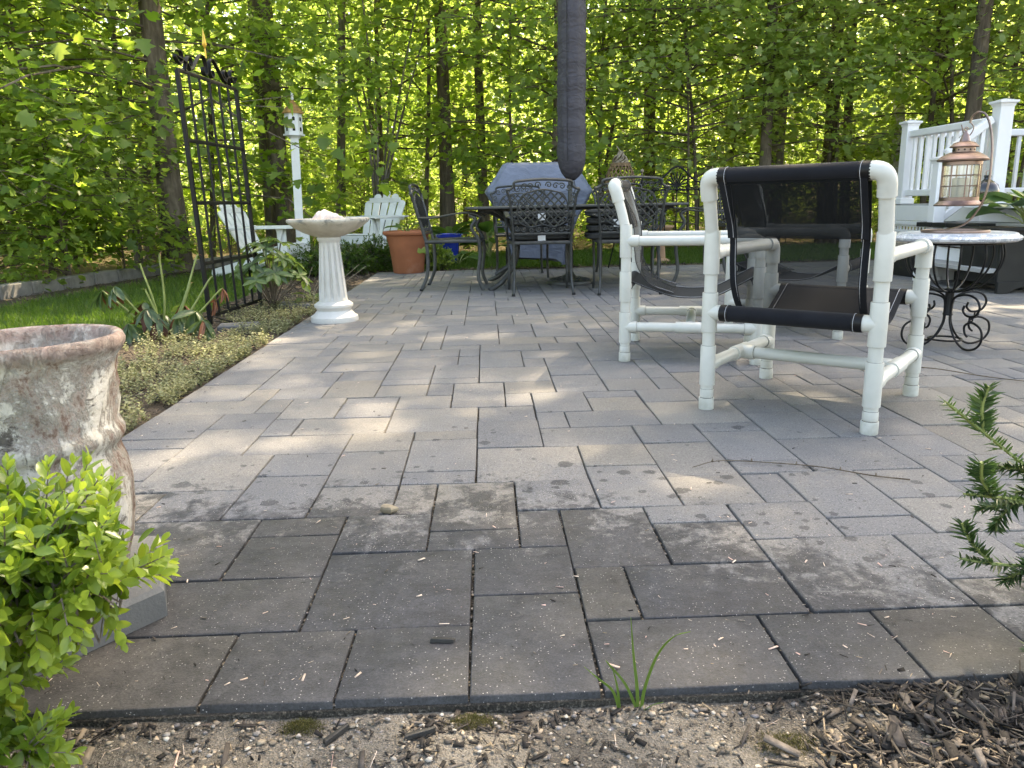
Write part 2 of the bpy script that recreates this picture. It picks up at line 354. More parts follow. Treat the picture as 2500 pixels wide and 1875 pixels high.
def build_patio():
    rnd = random.Random(7); occ = set(); P = []
    def free(a, b, c, d): return all((k, j) not in occ for k in range(a, b) for j in range(c, d)) and a >= KMIN and b <= KMAX and d <= JMAX
    def put(a, b, c, d):
        occ.update((k, j) for k in range(a, b) for j in range(c, d)); P.append((a, b, c, d))
    for q in LAY:
        if free(*q): put(*q)
    sizes = [(2, 2), (3, 2), (2, 3), (2, 1), (1, 2), (3, 3)]; wts = [5, 6, 5, 3, 3, 2]
    for j in range(0, JMAX):
        for k in range(KMIN, KMAX):
            if (k, j) in occ: continue
            x, y = gx(k), gyj(j)
            if x > .82 * y + 1.0: continue
            order = sorted(sizes, key=lambda s: -rnd.random() ** (1.0 / wts[sizes.index(s)]))
            for (w, h) in order + [(1, 1)]:
                if free(k, k + w, j, j + h): put(k, k + w, j, j + h); break
    base = MB(); base.add([(-1.262, Y0 - .004, -.014), (7.4, Y0 - .004, -.014), (7.4, gyj(JMAX) + .004, -.014), (-1.262, gyj(JMAX) + .004, -.014), (-1.262, Y0 - .004, -.06), (7.4, Y0 - .004, -.06), (7.4, gyj(JMAX) + .004, -.06), (-1.262, gyj(JMAX) + .004, -.06)],
        [(0, 1, 2, 3), (0, 4, 5, 1), (1, 5, 6, 2), (2, 6, 7, 3), (3, 7, 4, 0)])
    patio = base.build('patio', M['joint'], smooth=False); tag(patio, kind='structure')
    def paver_geo(w, h, c=.0028, g=.0024, rd=None):
        x0, x1, y0, y1 = -w / 2 + g, w / 2 - g, -h / 2 + g, h / 2 - g
        j = (lambda: 0.0) if rd is None else (lambda: rd.uniform(-.0016, .0016))
        o = [(x0 + j(), y0 + j()), (x1 + j(), y0 + j()), (x1 + j(), y1 + j()), (x0 + j(), y1 + j())]
        sg = [(1, 1), (-1, 1), (-1, -1), (1, -1)]
        vs = [(a, b, -.05) for a, b in o] + [(a, b, -c) for a, b in o] + [(a + s[0] * c * .45, b + s[1] * c * .45, -c * .3) for (a, b), s in zip(o, sg)] + [(a + s[0] * c * 1.3, b + s[1] * c * 1.3, 0) for (a, b), s in zip(o, sg)]
        fs = []
        for L in range(3):
            for i in range(4): fs.append((L * 4 + i, L * 4 + (i + 1) % 4, L * 4 + 4 + (i + 1) % 4, L * 4 + 4 + i))
        fs.append((12, 13, 14, 15)); return vs, fs
    def proj_size(q):
        a, b, c, d = q; y = (gyj(c) + gyj(d)) / 2; x = (gx(a) + gx(b)) / 2
        return -((b - a) * (d - c) / y ** 3) if abs(x) < .72 * y + .35 else 0.0
    P.sort(key=proj_size)
    cache = {}; field = MB()
    for n, (a, b, c, d) in enumerate(P):
        xa = gx(a) if a > KMIN else -1.255; w = gx(b) - xa; h = gyj(d) - gyj(c); cx, cy = (xa + gx(b)) / 2, (gyj(c) + gyj(d)) / 2
        z = rnd.uniform(-.0022, .0018)
        if n < 298:
            key = (round(w, 3), round(h, 3), rnd.randrange(2))
            if key not in cache:
                mb = MB(); mb.add(*paver_geo(w, h, rd=rnd)); cache[key] = mb.mesh('paver', M['paver'], angle=60)
            o = bpy.data.objects.new('paver', cache[key]); link(o, patio); o.location = (cx, cy, z)
            o.rotation_euler = (rnd.uniform(-.006, .006), rnd.uniform(-.006, .006), rnd.uniform(-.004, .004))
        else:
            vs, fs = paver_geo(w, h, rd=rnd); field.add([(x + cx, y + cy, zz + z) for x, y, zz in vs], fs, rnd.random())
    f = field.build('paver_field', M['paver'], patio, angle=60); tag(f, kind='stuff')
build_patio()
PEND = gyj(JMAX)

# lawn, beds
LAWN = [(-4.9, 2.6), (-2.1, 2.6), (-2.15, 7.2), (-2.0, PEND + .45), (9, PEND + .45), (14, 12.4), (-2.9, 12.6), (-4.15, 10.3), (-4.8, 7.3)]
sheet('lawn', LAWN, -.03, M['turf'])
sheet('planting_bed', [(-2.12, .9), (-1.258, .9), (-1.258, PEND + .2), (-2.02, PEND + .47), (-2.17, 7.2)], -.018, M['dark_soil'])
sheet('back_bed', [(-2.0, PEND + .002), (9, PEND + .002), (9, PEND + .47), (-2.0, PEND + .47)], -.024, M['dark_soil'])
sheet('edging_bed', [(-5.0, 3), (-4.25, 3), (-4.05, 7.3), (-3.75, 8.6), (-3.35, 10.3), (-2.6, 12.0), (-3.2, 12.6), (-4.2, 10.4), (-4.8, 7.3)], -.022, M['dark_soil'])
# ------------------------------------------------------------------ woods
def bark_mat(name, c1, c2, c3):
    t = NT(name); p = t.obj(); mp = t.N('ShaderNodeMapping', i={0: p, 'Scale': (14, 14, 2.6)}).outputs[0]
    n = t.noise(1.0, mp, 5, .7, .4); n2 = t.noise(2.2, p, 4, .6)
    col = t.ramp(n, [(.3, c1), (.5, c2), (.72, c3)]); col = t.mix(t.mapr(n2, .55, .7), col, tuple(x * 1.35 for x in c3))
    t.bsdf(col, .9, 0, t.bump(n, .9, .02), .2); return t.m
M['bark'] = bark_mat('bark', (.05, .04, .03), (.115, .092, .07), (.20, .165, .13))
M['bark_grey'] = bark_mat('bark_grey', (.07, .06, .05), (.15, .13, .108), (.25, .22, .185))
M['bark_birch'] = bark_mat('bark_birch', (.20, .17, .14), (.42, .38, .33), (.60, .57, .52))
M['leaf_maple'] = leaf_mat('leaf_maple', (.060, .12, .022), (.13, .21, .045), (.24, .42, .04), (.54, .68, .11), .42, .45, .55)
M['leaf_wood'] = leaf_mat('leaf_wood', (.085, .145, .03), (.19, .265, .07), (.32, .50, .065), (.60, .74, .17), .5, .4, .6)
M['leaf_far'] = leaf_mat('leaf_far', (.10, .165, .04), (.21, .28, .09), (.34, .50, .085), (.60, .73, .22), .55, .3, .6)
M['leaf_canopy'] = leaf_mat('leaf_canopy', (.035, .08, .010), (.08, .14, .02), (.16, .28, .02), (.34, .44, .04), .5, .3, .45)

def crown(rng, H, z0, Rad, nb, lpb, size, shape, mat, flat=.35, rise=.25, droop=.35, prof=None, dirs=None, name='crown'):
    """limbs that leave the stem between z0 and H, with leaves in loose flat layers along them"""
    LP, LD, LN, LS = [], [], [], []; limbs = []
    for b in range(nb):
        h = z0 + (H - z0) * ((b + rng.random()) / nb); fr = (h - z0) / max(H - z0, .01)
        a = rng.random() * 2 * math.pi if dirs is None else rng.choice(dirs) + rng.normal() * .45
        L = Rad * ((prof(fr) if prof else math.sin(math.pi * min(1, .28 + .72 * fr)) ** .7) * (.65 + .5 * rng.random())) + .15
        d = np.array([math.cos(a), math.sin(a), rise * (.5 + rng.random())]); side = np.array([-math.sin(a), math.cos(a), 0])
        n = int(lpb * (.7 + .6 * rng.random()) * max(.35, L / Rad))
        t = .22 + .78 * np.sqrt(rng.random(n)); w = rng.normal(size=n) * .22 * L * (1.15 - t * .6)
        up = rng.normal(size=n) * flat * .28 * L
        C = np.array([0, 0, h]) + d * (t * L)[:, None] + side * w[:, None]; C[:, 2] += up - droop * L * (t ** 2) * .5
        od = norm(d[None] * .6 + side[None] * np.sign(w)[:, None] * .6 + rng.normal(size=(n, 3)) * .45); od[:, 2] -= .15 + .45 * rng.random(n)
        nn = np.array([0, 0, 1.0])[None] + rng.normal(size=(n, 3)) * .5
        LP.append(C); LD.append(od); LN.append(nn); LS.append(size * (.6 + .7 * rng.random(n)))
        q = [np.array([0, 0, h - .05])] + [np.array([0, 0, h]) + d * (tt * L) + np.array([rng.normal() * .05 * L, rng.normal() * .05 * L, -droop * L * tt * tt * .5 + rng.normal() * .02]) for tt in (.35, .7, 1.0)]
        limbs.append((q, .006 + .012 * L / max(Rad, .1) * min(1, H / 6)))
        for _ in range(3):
            k = rng.integers(1, 3); s0 = q[k] * .6 + q[k + 1] * .4; s1 = s0 + (d * .5 + side * rng.choice([-1, 1]) * .8 + np.array([0, 0, .2 * rng.normal()])) * L * .35
            limbs.append(([s0, (s0 + s1) / 2 + rng.normal(size=3) * .03, s1], .004))
    P = np.concatenate(LP); T = np.clip(rng.random(len(P)) * .8 + .25 * np.clip((P[:, 2] - z0) / max(H - z0, .1), 0, 1) * rng.random(len(P)), 0, 1)
    V, F, TT = leaf_arrays(P, np.concatenate(LD), np.concatenate(LN), np.concatenate(LS), shape, rng, T)
    return np_mesh(name, V, F, mat, TT), limbs
def stem(rng, H, r, lean=(0, 0), bend=.12, limbs=(), forks=0, mat=None, flare=1.35, n=9, limb_n=5):
    b = MB(); m = 9; pts = []; rr = []
    ph = rng.random() * 6
    for i in range(m + 1):
        f = i / m; pts.append((lean[0] * f * H + bend * math.sin(f * 4 + ph) * f, lean[1] * f * H + bend * math.cos(f * 3.3 + ph) * f, -.12 + f * (H + .12)))
        rr.append(r * (1 - .62 * f) * (flare - (flare - 1) * min(1, f * 9)))
    b.tube(spline(pts, 3), list(np.interp(np.linspace(0, m, 3 * m + 1), range(m + 1), rr)), n)
    def at(h):
        f = min(1, max(0, h / H)); return Vector((lean[0] * f * H + bend * math.sin(f * 4 + ph) * f, lean[1] * f * H + bend * math.cos(f * 3.3 + ph) * f, 0))
    for q, lr in limbs:
        off = at(q[0][2]) if len(q) == 4 else Vector((0, 0, 0))
        b.tube([Vector(x) + (off if i == 0 else Vector((0, 0, 0))) for i, x in enumerate(q)], [lr, lr * .75, lr * .5, lr * .2][:len(q)] if len(q) == 4 else [lr, lr * .7, lr * .25], limb_n if len(q) == 4 else 3, cap=False)
    return b.mesh('trunk', mat, angle=60)
rg = np.random.default_rng(11)
# prototypes: meshes shared by many trees
UND = []
for s in range(5):
    H = 5.0 + s * .4
    cm, lb = crown(rg, H, (1.0, 1.7, 1.3, 2.0, .8)[s], 1.9 + .2 * (s % 3), 32, 105, .105, MAPLE if s % 2 == 0 else OAK, M['leaf_wood'], .35, .22, .4, lambda f: .75 + .35 * math.sin(math.pi * min(1, f * 1.1)))
    UND.append((cm, stem(rg, H, .026 + .006 * s, (rg.normal() * .03, rg.normal() * .03), .14, lb, mat=M['bark'])))
LOW = []
for s in range(3):
    H = 3.4 + .5 * s
    cm, lb = crown(rg, H, .2, 1.7, 30, 110, .095, (MAPLE, QUAD, OAK)[s], M['leaf_wood'], .4, .22, .4, lambda f: .85 + .2 * math.sin(math.pi * f))
    LOW.append((cm, stem(rg, H, .03, (rg.normal() * .03, rg.normal() * .03), .1, lb, mat=M['bark'], n=6, limb_n=3)))
def recolour(me, mat):
    m = me.copy(); m.materials.clear(); m.materials.append(mat); return m
M['leaf_frontlit'] = leaf_mat('leaf_frontlit', (.13, .20, .055), (.28, .36, .12), (.36, .52, .09), (.64, .76, .22), .45, .5, .5)  # brighter leaf copy for the right side, front light painted into the colour
FRONTLIT = [(recolour(UND[k][0], M['leaf_frontlit']), UND[k][1]) for k in (0, 2, 4)]
FAR = []
for s in range(3):
    H = 6.2
    cm, lb = crown(rg, H, .2, 2.9, 34, 150, .125, QUAD, M['leaf_far'], .5, .2, .35, lambda f: .8 + .25 * math.sin(math.pi * f))
    FAR.append((cm, stem(rg, H, .05, (rg.normal() * .02, 0), .2, lb[::2], mat=M['bark_grey'], n=7, limb_n=3)))
CAN = []
for s in range(3):
    H = 16.5
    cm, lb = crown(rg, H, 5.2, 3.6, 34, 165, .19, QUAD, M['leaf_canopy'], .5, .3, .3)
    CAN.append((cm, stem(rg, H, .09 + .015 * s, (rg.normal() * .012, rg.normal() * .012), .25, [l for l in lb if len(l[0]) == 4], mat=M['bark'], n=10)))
THIN = []
for s in range(2):
    cm, lb = crown(rg, 12.5, 4.6, 2.6, 30, 34, .17, QUAD, M['leaf_canopy'], .5, .3, .3); THIN.append(cm)
SHR = []
for s in range(3):
    cm, lb = crown(rg, 1.9, .1, .95, 26, 70, .085, OVAL, M['leaf_wood'], .5, .35, .35, lambda f: .95 - .25 * f)
    SHR.append((cm, stem(rg, 1.7, .018, (0, 0), .06, lb, mat=M['bark'], n=5, limb_n=3)))
def plant(name, proto, loc, rz, label, cat, group=None, scale=1.0, trunk=None, leaf=None):
    e = empty(name, loc, rz, label, cat, group, scale)
    cm, tm = proto
    _q = random.Random(loc[0] * 7.1 + loc[1] * 3.3)
    if trunk is None and name not in ('maple_tree', 'sapling', 'birch_tree', 'canopy_tree'): e.rotation_euler = (_q.gauss(0, .055), _q.gauss(0, .055), rz)
    t = bpy.data.objects.new('trunk', trunk or tm); link(t, e)
    c = bpy.data.objects.new('crown', cm); link(c, e)
    return e
# -- trees one can tell apart
def own_trunk(H, r, lean, bend=.15, mat='bark', sd=0, limbs=()): return stem(np.random.default_rng(sd), H, r, lean, bend, limbs, mat=M[mat], n=12)
# big maple by the stone edging whose low branches hang into the left of the picture
mg = np.random.default_rng(5)
cm, lb = crown(mg, 9.5, 1.1, 3.5, 50, 120, .125, MAPLE, M['leaf_maple'], .4, .1, .55, lambda f: 1.0 - .35 * f, dirs=[-2.6, -2.1, -1.6, -3.0, .3, 2.4, -1.1])
plant('maple_tree', (cm, stem(mg, 13, .15, (.012, 0), .06, lb, mat=M['bark'], n=14)), (-3.98, 10.15, -.03), 0, 'thick dark maple trunk behind the stone edging, left of the black trellis', 'tree')
cm, lb = crown(mg, 5.5, .7, 2.5, 44, 105, .12, MAPLE, M['leaf_maple'], .4, .12, .5, lambda f: 1.0 - .25 * f)
plant('maple_tree', (cm, stem(mg, 6, .045, (.0, .0), .1, lb, mat=M['bark'])), (-5.9, 8.6, -.03), 0, 'leafy young maple filling the left edge of the picture', 'tree')
plant('maple_tree', (cm, stem(mg, 6, .05, (.0, .0), .1, lb, mat=M['bark_grey'])), (-5.1, 11.6, -.03), 2.2, 'young maple with pale grey stem left of the thick dark trunk', 'tree', scale=1.12)
NAMED = [ # x, y, height, radius, lean x, lean y, bark, proto kind, label
 (-5.75, 13.6, 13, .10, .06, 0, 'bark_grey', 0, 'grey leaning trunk left of the thick dark maple trunk'),
 (-5.2, 13.2, 13, .075, -.01, 0, 'bark', 1, 'slim dark trunk between the grey leaning trunk and the thick maple'),
 (-3.15, 12.4, 14, .15, .012, 0, 'bark', 2, 'stout dark trunk directly behind the birdhouse post'),
 (-3.5, 13.0, 13, .085, .0, 0, 'bark_grey', 1, 'thinner trunk standing close against the stout one behind the birdhouse'),
 (-2.45, 13.2, 12, .075, .065, 0, 'bark_grey', 0, 'slender trunk leaning right between birdbath and armchair of white slats'),
 (-1.95, 14.6, 12, .055, .05, 0, 'bark', 3, 'thin leaning stem left of the white slatted armchair by the big pot'),
 (-.62, 13.0, 14, .115, .004, 0, 'bark', 2, 'dark forked trunk left of the covered grill'),
 (.0, 13.6, 13, .085, -.012, 0, 'bark', 1, 'dark crooked trunk just left of the covered grill, behind it'),
 (5.0, 13.6, 13, .13, .05, 0, 'bark_grey', 2, 'brown trunk leaning right above the black sling chair'),
 (6.6, 14.2, 12, .085, .035, 0, 'bark', 4, 'dark leaning trunk left of the white deck railing'),
]
for k, (x, y, H, r, lx, ly, bk, pk, lab) in enumerate(NAMED):
    plant('forest_tree', (THIN[k % 2], None), (x, y, -.05), k * 1.7, lab, 'tree', trunk=own_trunk(H, r, (lx, ly), .16, bk, 40 + k))
    SC_ = None
# multi-stem sapling behind the slatted armchair
b = MB(); sg = np.random.default_rng(9)
for k in range(6):
    a = k * 1.05 + .3; pts = [(0.03 * math.cos(a), .03 * math.sin(a), -.05), (.08 * math.cos(a), .08 * math.sin(a), .9), (.25 * math.cos(a) + .1, .2 * math.sin(a), 1.9), (.65 * math.cos(a) + .15, .5 * math.sin(a), 3.2), (1.2 * math.cos(a) + .2, .8 * math.sin(a), 4.6)]
    b.tube(spline(pts, 4), list(np.linspace(.028, .006, 17)), 6)
smesh = b.mesh('trunk', M['bark_grey'])
plant('sapling', (UND[1][0], smesh), (-1.62, 12.3, -.04), 0, 'many-stemmed sapling rising behind the white slatted armchair', 'tree')
# white birch leaning across the upper right
b = MB(); b.tube(spline([(0, 0, -.1), (.5, .1, 1.5), (2.0, .3, 2.6), (4.2, .6, 3.9), (7, .8, 5.4), (10, 1, 7.2)], 6), list(np.linspace(.12, .05, 31)), 12)
plant('birch_tree', (THIN[1], b.mesh('trunk', M['bark_birch'])), (6.9, 13.0, -.05), 1.0, 'pale birch trunk leaning far over to the right behind the deck', 'tree')

# -- the rest of the wood, no two told apart
tr = random.Random(21)
n_und = 0
spots = []
for k in range(400):
    x = tr.uniform(-13, 15); y = tr.uniform(11.9, 19.5)
    if x < -4.6: y = tr.uniform(9.6, 17)
    if abs(x) > .82 * y + 2: continue
    if any((x - a) ** 2 + (y - c) ** 2 < 1.75 ** 2 for a, c in spots): continue
    if any((x - q[0]) ** 2 + (y - q[1]) ** 2 < .5 for q in NAMED): continue
    spots.append((x, y))
for k, (x, y) in enumerate(spots[:52]):
    plant('understory_tree', (FRONTLIT[k % 3] if (x > 2 and k % 2) else UND[k % 5]) if (y < 15.5 and k % 4) else LOW[k % 3], (x, y, -.05), tr.uniform(0, 6.28), 'slender leafy tree among many in the sunlit wood behind the patio', 'tree', 'slender leafy trees of the wood', tr.uniform(.85, 1.2))
far = []
for k in range(500):
    y = tr.uniform(20, 33); x = tr.uniform(-.8 * y - 3, .85 * y + 3)
    if any((x - a) ** 2 + (y - c) ** 2 < 2.7 ** 2 for a, c in far): continue
    far.append((x, y))
for k, (x, y) in enumerate(far[:55]):
    plant('background_tree', FAR[k % 3], (x, y, -.05), tr.uniform(0, 6.28), 'bright yellow-green tree deep in the wood, one of many', 'tree', 'bright trees deep in the wood', tr.uniform(.9, 1.35))
edge = [(3.2, 12.3), (4.6, 12.8), (7.1, 12.6), (8.4, 12.4), (1.9, 12.9), (.5, 12.6), (-1.0, 12.9), (9.8, 12.8), (5.9, 13.6)]
for k, (x, y) in enumerate(edge):
    plant('edge_maple', FRONTLIT[k % 3] if x > 1.5 else UND[(2 * k) % 5], (x, y, -.05), k * 1.9 + .5, 'leafy young maple at the edge of the wood behind the lawn', 'tree', 'young maples at the wood edge', .95 + .06 * (k % 4))
# tall canopy trees that shade the patio
can = [(4.4, 12.3), (6.9, 11.2), (8.6, 9.9), (9.4, 12.4), (6.2, 14.2), (11.2, 10.8), (8.4, 14.6), (3.0, 14.4), (11.6, 13.4)]
for k, (x, y) in enumerate(can):
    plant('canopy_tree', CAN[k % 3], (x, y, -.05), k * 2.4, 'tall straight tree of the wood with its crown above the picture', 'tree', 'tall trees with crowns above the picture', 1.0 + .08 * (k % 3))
# shrubs and seedlings at the edge of the wood
lowb = [(-4.55, 8.6, 1.0), (-4.95, 9.3, 1.0), (-5.3, 7.9, 1.1), (-4.35, 9.5, .8), (-5.6, 9.0, 1.2)]
for k, (x, y, s) in enumerate(lowb):
    plant('woodland_shrub', SHR[k % 3], (x, y, -.05), k * 1.3, 'low bright shrub with oval leaves behind the stone edging', 'shrub', 'oval leaved shrubs behind the edging', s)
for k in range(17):
    x = -5.0 + k * .95 + tr.uniform(-.2, .2); y = 12.9 + tr.uniform(-.3, 1.6)
    plant('woodland_shrub', SHR[k % 3], (x, y, -.05), tr.uniform(0, 6), 'knee high seedling shrub along the edge of the wood behind the lawn', 'shrub', 'seedling shrubs along the wood edge', tr.uniform(.35, .7))
# the far wood that reads as one mass
fr = np.random.default_rng(3); n = 90000
x = fr.uniform(-42, 46, n); y = fr.uniform(34, 44, n); z = fr.random(n) ** 1.15 * 13
cl = np.sin(x * .9 + z * .7) + np.sin(y * 1.3 - z * 1.1) + np.sin(x * 2.1 + 1) + fr.normal(size=n) * .8
k = cl > -.25; x, y, z = x[k], y[k], z[k]; n = len(x)
V, F, T = leaf_arrays(np.stack([x, y, z], 1), rand_dirs(fr, n) - np.array([0, 0, .3]), np.array([0, 0, 1.0]) + fr.normal(size=(n, 3)) * .6, .34 * (.6 + .8 * fr.random(n)), QUAD, fr)
o = bpy.data.objects.new('distant_woodland', np_mesh('distant_woodland', V, F, M['leaf_far'], T)); link(o)
tag(o, 'distant sunlit woodland seen through the trunks as one green mass', 'woodland', kind='stuff')

# -- stone edging along the lawn
eg = empty('garden_edging', (0, 0, 0), 0, 'low row of grey stone blocks edging the lawn at the left', 'edging')
M['edge_stone'] = simple('edge_stone', (.19, .18, .165), .9, 0, .25, 9, .5, 60, .2, dirt=(.09, .085, .07), bdist=.006)
path = spline([(-4.75, 4.2, 0), (-4.62, 6, 0), (-4.5, 7.3, 0), (-4.25, 8.6, 0), (-3.88, 10.3, 0), (-3.2, 11.8, 0), (-2.4, 12.7, 0)], 12)
acc = 0; last = path[0]; k = 0
for p in path[1:]:
    if (p - last).length > .36:
        d = (p - last); mid = (p + last) / 2; bb = MB(); bb.box((0, 0, 0), (.13, d.length - .012, .17), None); o = bb.build('block', M['edge_stone'], eg, bevel=.012)
        o.location = (mid.x, mid.y, .02 + .004 * math.sin(k * 2.1)); o.rotation_euler = (0, 0, math.atan2(-d.x, d.y)); last = p; k += 1

# -- grass
def in_poly(px, py, poly):
    ins = np.zeros(len(px), bool); j = len(poly) - 1
    for i in range(len(poly)):
        xi, yi = poly[i]; xj, yj = poly[j]
        c = ((yi > py) != (yj > py)) & (px < (xj - xi) * (py - yi) / (yj - yi + 1e-12) + xi); ins ^= c; j = i
    return ins
M['grass'] = leaf_mat('grass_blade', (.04, .08, .014), (.075, .12, .028), (.10, .24, .012), (.22, .36, .03), .5, .3, .4)
gr = np.random.default_rng(8); n = 190000
px = gr.uniform(-4.7, 7.5, n); py = gr.uniform(3.6, 12.4, n)
k = in_poly(px, py, LAWN) & (np.abs(px) < .78 * py + .4) & ~in_poly(px, py, [(-5.0, 3), (-4.25, 3), (-4.05, 7.3), (-3.75, 8.6), (-3.35, 10.3), (-2.6, 12.0), (-3.2, 12.6), (-4.2, 10.4), (-4.8, 7.3)])
px, py = px[k], py[k]; n = len(px)
D = rand_dirs(gr, n); D[:, 2] = np.abs(D[:, 2]) + 1.1
V, F, T = leaf_arrays(np.stack([px, py, np.full(n, -.032)], 1), D, rand_dirs(gr, n), .045 + .035 * gr.random(n), BLADE, gr)
o = bpy.data.objects.new('lawn_grass', np_mesh('lawn_grass', V, F, M['grass'], T)); link(o); tag(o, 'short green lawn grass beyond the patio and the bed', 'grass', kind='stuff')
# ------------------------------------------------------------------ object materials
def pvc_mat():
    t = NT('white_pvc'); p = t.obj(); n = t.noise(7, p, 4, .6); g = t.noise(40, p, 4, .7)
    col = t.ramp(n, [(.3, (.50, .515, .465)), (.7, (.60, .605, .56))]); col = t.mix(t.mapr(g, .62, .8, 0, .35), col, (.42, .44, .36))
    z = t.N('ShaderNodeSeparateXYZ', i={0: p}).outputs[2]; low = t.math('MULTIPLY', t.mapr(z, .09, .0), t.mapr(t.noise(25, p, 4), .4, .65)); col = t.mix(t.math('MULTIPLY', low, .55), col, (.30, .30, .24))
    t.bsdf(col, t.mapr(n, .3, .7, .28, .42), 0, t.bump(g, .04, .002), .5); return t.m
M['pvc'] = pvc_mat()
def sling_mat(name, c, alpha, rough=.75):
    t = NT(name); p = t.obj(); w1 = t.N('ShaderNodeTexWave', wave_type='BANDS', bands_direction='Z', i={'Scale': 190, 'Distortion': .3}); t.set(w1.inputs['Vector'], p)
    n = t.noise(12, p, 3); col = t.ramp(n, [(.3, tuple(x * .8 for x in c)), (.7, tuple(x * 1.25 for x in c))]); col = t.mix(t.mapr(w1.outputs[1], 0, 1, 0, .35), col, tuple(x * 1.8 for x in c))
    b = t.bsdf(col, rough, 0, t.bump(w1.outputs[1], .3, .001), .08); b.inputs['Sheen Weight'].default_value = .07; b.inputs['Sheen Roughness'].default_value = .5
    if alpha < 1: t.set(b.inputs['Alpha'], t.mapr(t.noise(5, p, 2), .3, .7, alpha - .06, alpha + .06))
    return t.m
M['sling'] = sling_mat('sling_fabric', (.0105, .0115, .0145), 1.0, .7)
M['sling_thin'] = sling_mat('sling_mesh_single', (.009, .010, .011), .68)
M['sling_mid'] = sling_mat('sling_mesh_double', (.006, .007, .008), .90)
M['grime'] = simple('joint_grime', (.16, .15, .12), .8, bump=0)
M['thread'] = simple('white_thread', (.45, .46, .48), .8, bump=0)
M['white'] = simple('white_paint', (.72, .74, .74), .5, 0, .06, 6, .12, 60, .4, dirt=(.55, .56, .52))
M['vinyl'] = simple('white_vinyl', (.76, .76, .76), .38, 0, .04, 4, .03, 60, .5)
M['iron'] = simple('black_iron', (.006, .006, .0065), .45, 0.0, .3, 20, .2, 90, .25)
M['cast'] = simple('cast_aluminium', (.055, .058, .056), .45, .35, .3, 25, .25, 140, .5, dirt=(.085, .085, .078))
M['terracotta'] = simple('terracotta', (.34, .125, .062), .85, 0, .15, 6, .25, 90, .25, dirt=(.40, .20, .13))
M['terra_pale'] = simple('pale_terracotta', (.42, .26, .16), .9, 0, .15, 8, .3, 60, .2)
M['blue_glaze'] = simple('blue_glaze', (.008, .025, .22), .15, 0, .3, 5, .05, 30, .6, coat=.6)
M['black_glaze'] = simple('black_glaze', (.008, .008, .009), .14, 0, .3, 9, .35, 25, .6, coat=.5, bdist=.006)
M['brass'] = simple('brass', (.55, .36, .08), .35, 1.0, .15, 30, .1, 90)
M['black_wood'] = simple('black_wood', (.014, .014, .013), .55, 0, .4, 12, .4, 70, .4)
M['wood_shingle'] = simple('cedar_shingle', (.33, .19, .075), .85, 0, .3, 25, .4, 80, .2)
M['soil_pot'] = M['dark_soil']
M['concrete'] = simple('grey_concrete', (.115, .118, .118), .92, 0, .18, 9, .5, 150, .2, dirt=(.15, .15, .14), bdist=.003)
def cover_mat(name, c, rough, sc=5):
    t = NT(name); p = t.obj(); mp = t.N('ShaderNodeMapping', i={0: p, 'Scale': (1, 1, 2.2)}).outputs[0]
    n = t.noise(sc, mp, 4, .6, 1.2); n2 = t.noise(sc * 5, p, 3, .6)
    col = t.ramp(n, [(.3, tuple(x * .88 for x in c)), (.7, tuple(x * 1.1 for x in c))])
    t.bsdf(col, rough, 0, t.bump(t.math('ADD', n, t.math('MULTIPLY', n2, .2)), .55, .03), .45); return t.m
M['grill_cover'] = cover_mat('grill_cover_fabric', (.14, .168, .228), .38)
M['umbrella_cover'] = cover_mat('umbrella_cover_fabric', (.045, .043, .053), .6, 7)
M['cushion'] = simple('charcoal_cushion', (.045, .046, .045), .9, 0, .15, 30, .3, 300, .2)
M['wicker'] = simple('wicker_stick', (.20, .135, .075), .8, 0, .35, 30, .4, 120, .25)
M['twine'] = simple('grey_twine', (.27, .23, .17), .95, 0, .3, 40, .4, 200, .2)
M['copper'] = simple('aged_copper', (.29, .21, .18), .42, 1.0, .22, 14, .12, 80, .5, dirt=(.20, .115, .085))
def glass_mat():
    t = NT('lantern_glass'); a = t.N('ShaderNodeBsdfTransparent'); g = t.N('ShaderNodeBsdfGlossy', i={'Roughness': .06, 'Color': (.9, .95, .92)}); f = t.N('ShaderNodeFresnel', i={'IOR': 1.45})
    mx = t.N('ShaderNodeMixShader', i={0: t.mapr(f.outputs[0], 0, 1, .08, .8)}); t.t.links.new(a.outputs[0], mx.inputs[1]); t.t.links.new(g.outputs[0], mx.inputs[2]); t.t.links.new(mx.outputs[0], t.out.inputs[0]); return t.m
M['glass'] = glass_mat()
M['candle'] = simple('candle_wax', (.62, .60, .50), .6, 0, .05, 6, .05, 40)
def marble_mat():
    t = NT('white_marble'); p = t.obj(); n = t.noise(9, p, 7, .7, 2.2); v = t.mapr(t.math('ABSOLUTE', t.math('SUBTRACT', n, .5)), 0, .09)
    col = t.mix(v, (.33, .36, .40), t.ramp(t.noise(4, p, 4), [(.3, (.60, .62, .64)), (.7, (.74, .74, .74))])); t.bsdf(col, .28, 0, None, .5); return t.m
M['marble'] = marble_mat()
def bath_mat():
    t = NT('painted_concrete'); p = t.obj(); n = t.noise(5, p, 5, .65); g = t.noise(22, p, 5, .7)
    col = t.ramp(n, [(.3, (.48, .465, .42)), (.7, (.60, .59, .56))]); col = t.mix(t.mapr(g, .64, .76, 0, .6), col, (.36, .33, .26))
    t.bsdf(col, t.mapr(n, .3, .7, .4, .6), 0, t.bump(g, .25, .004), .45); return t.m
M['bath'] = bath_mat()
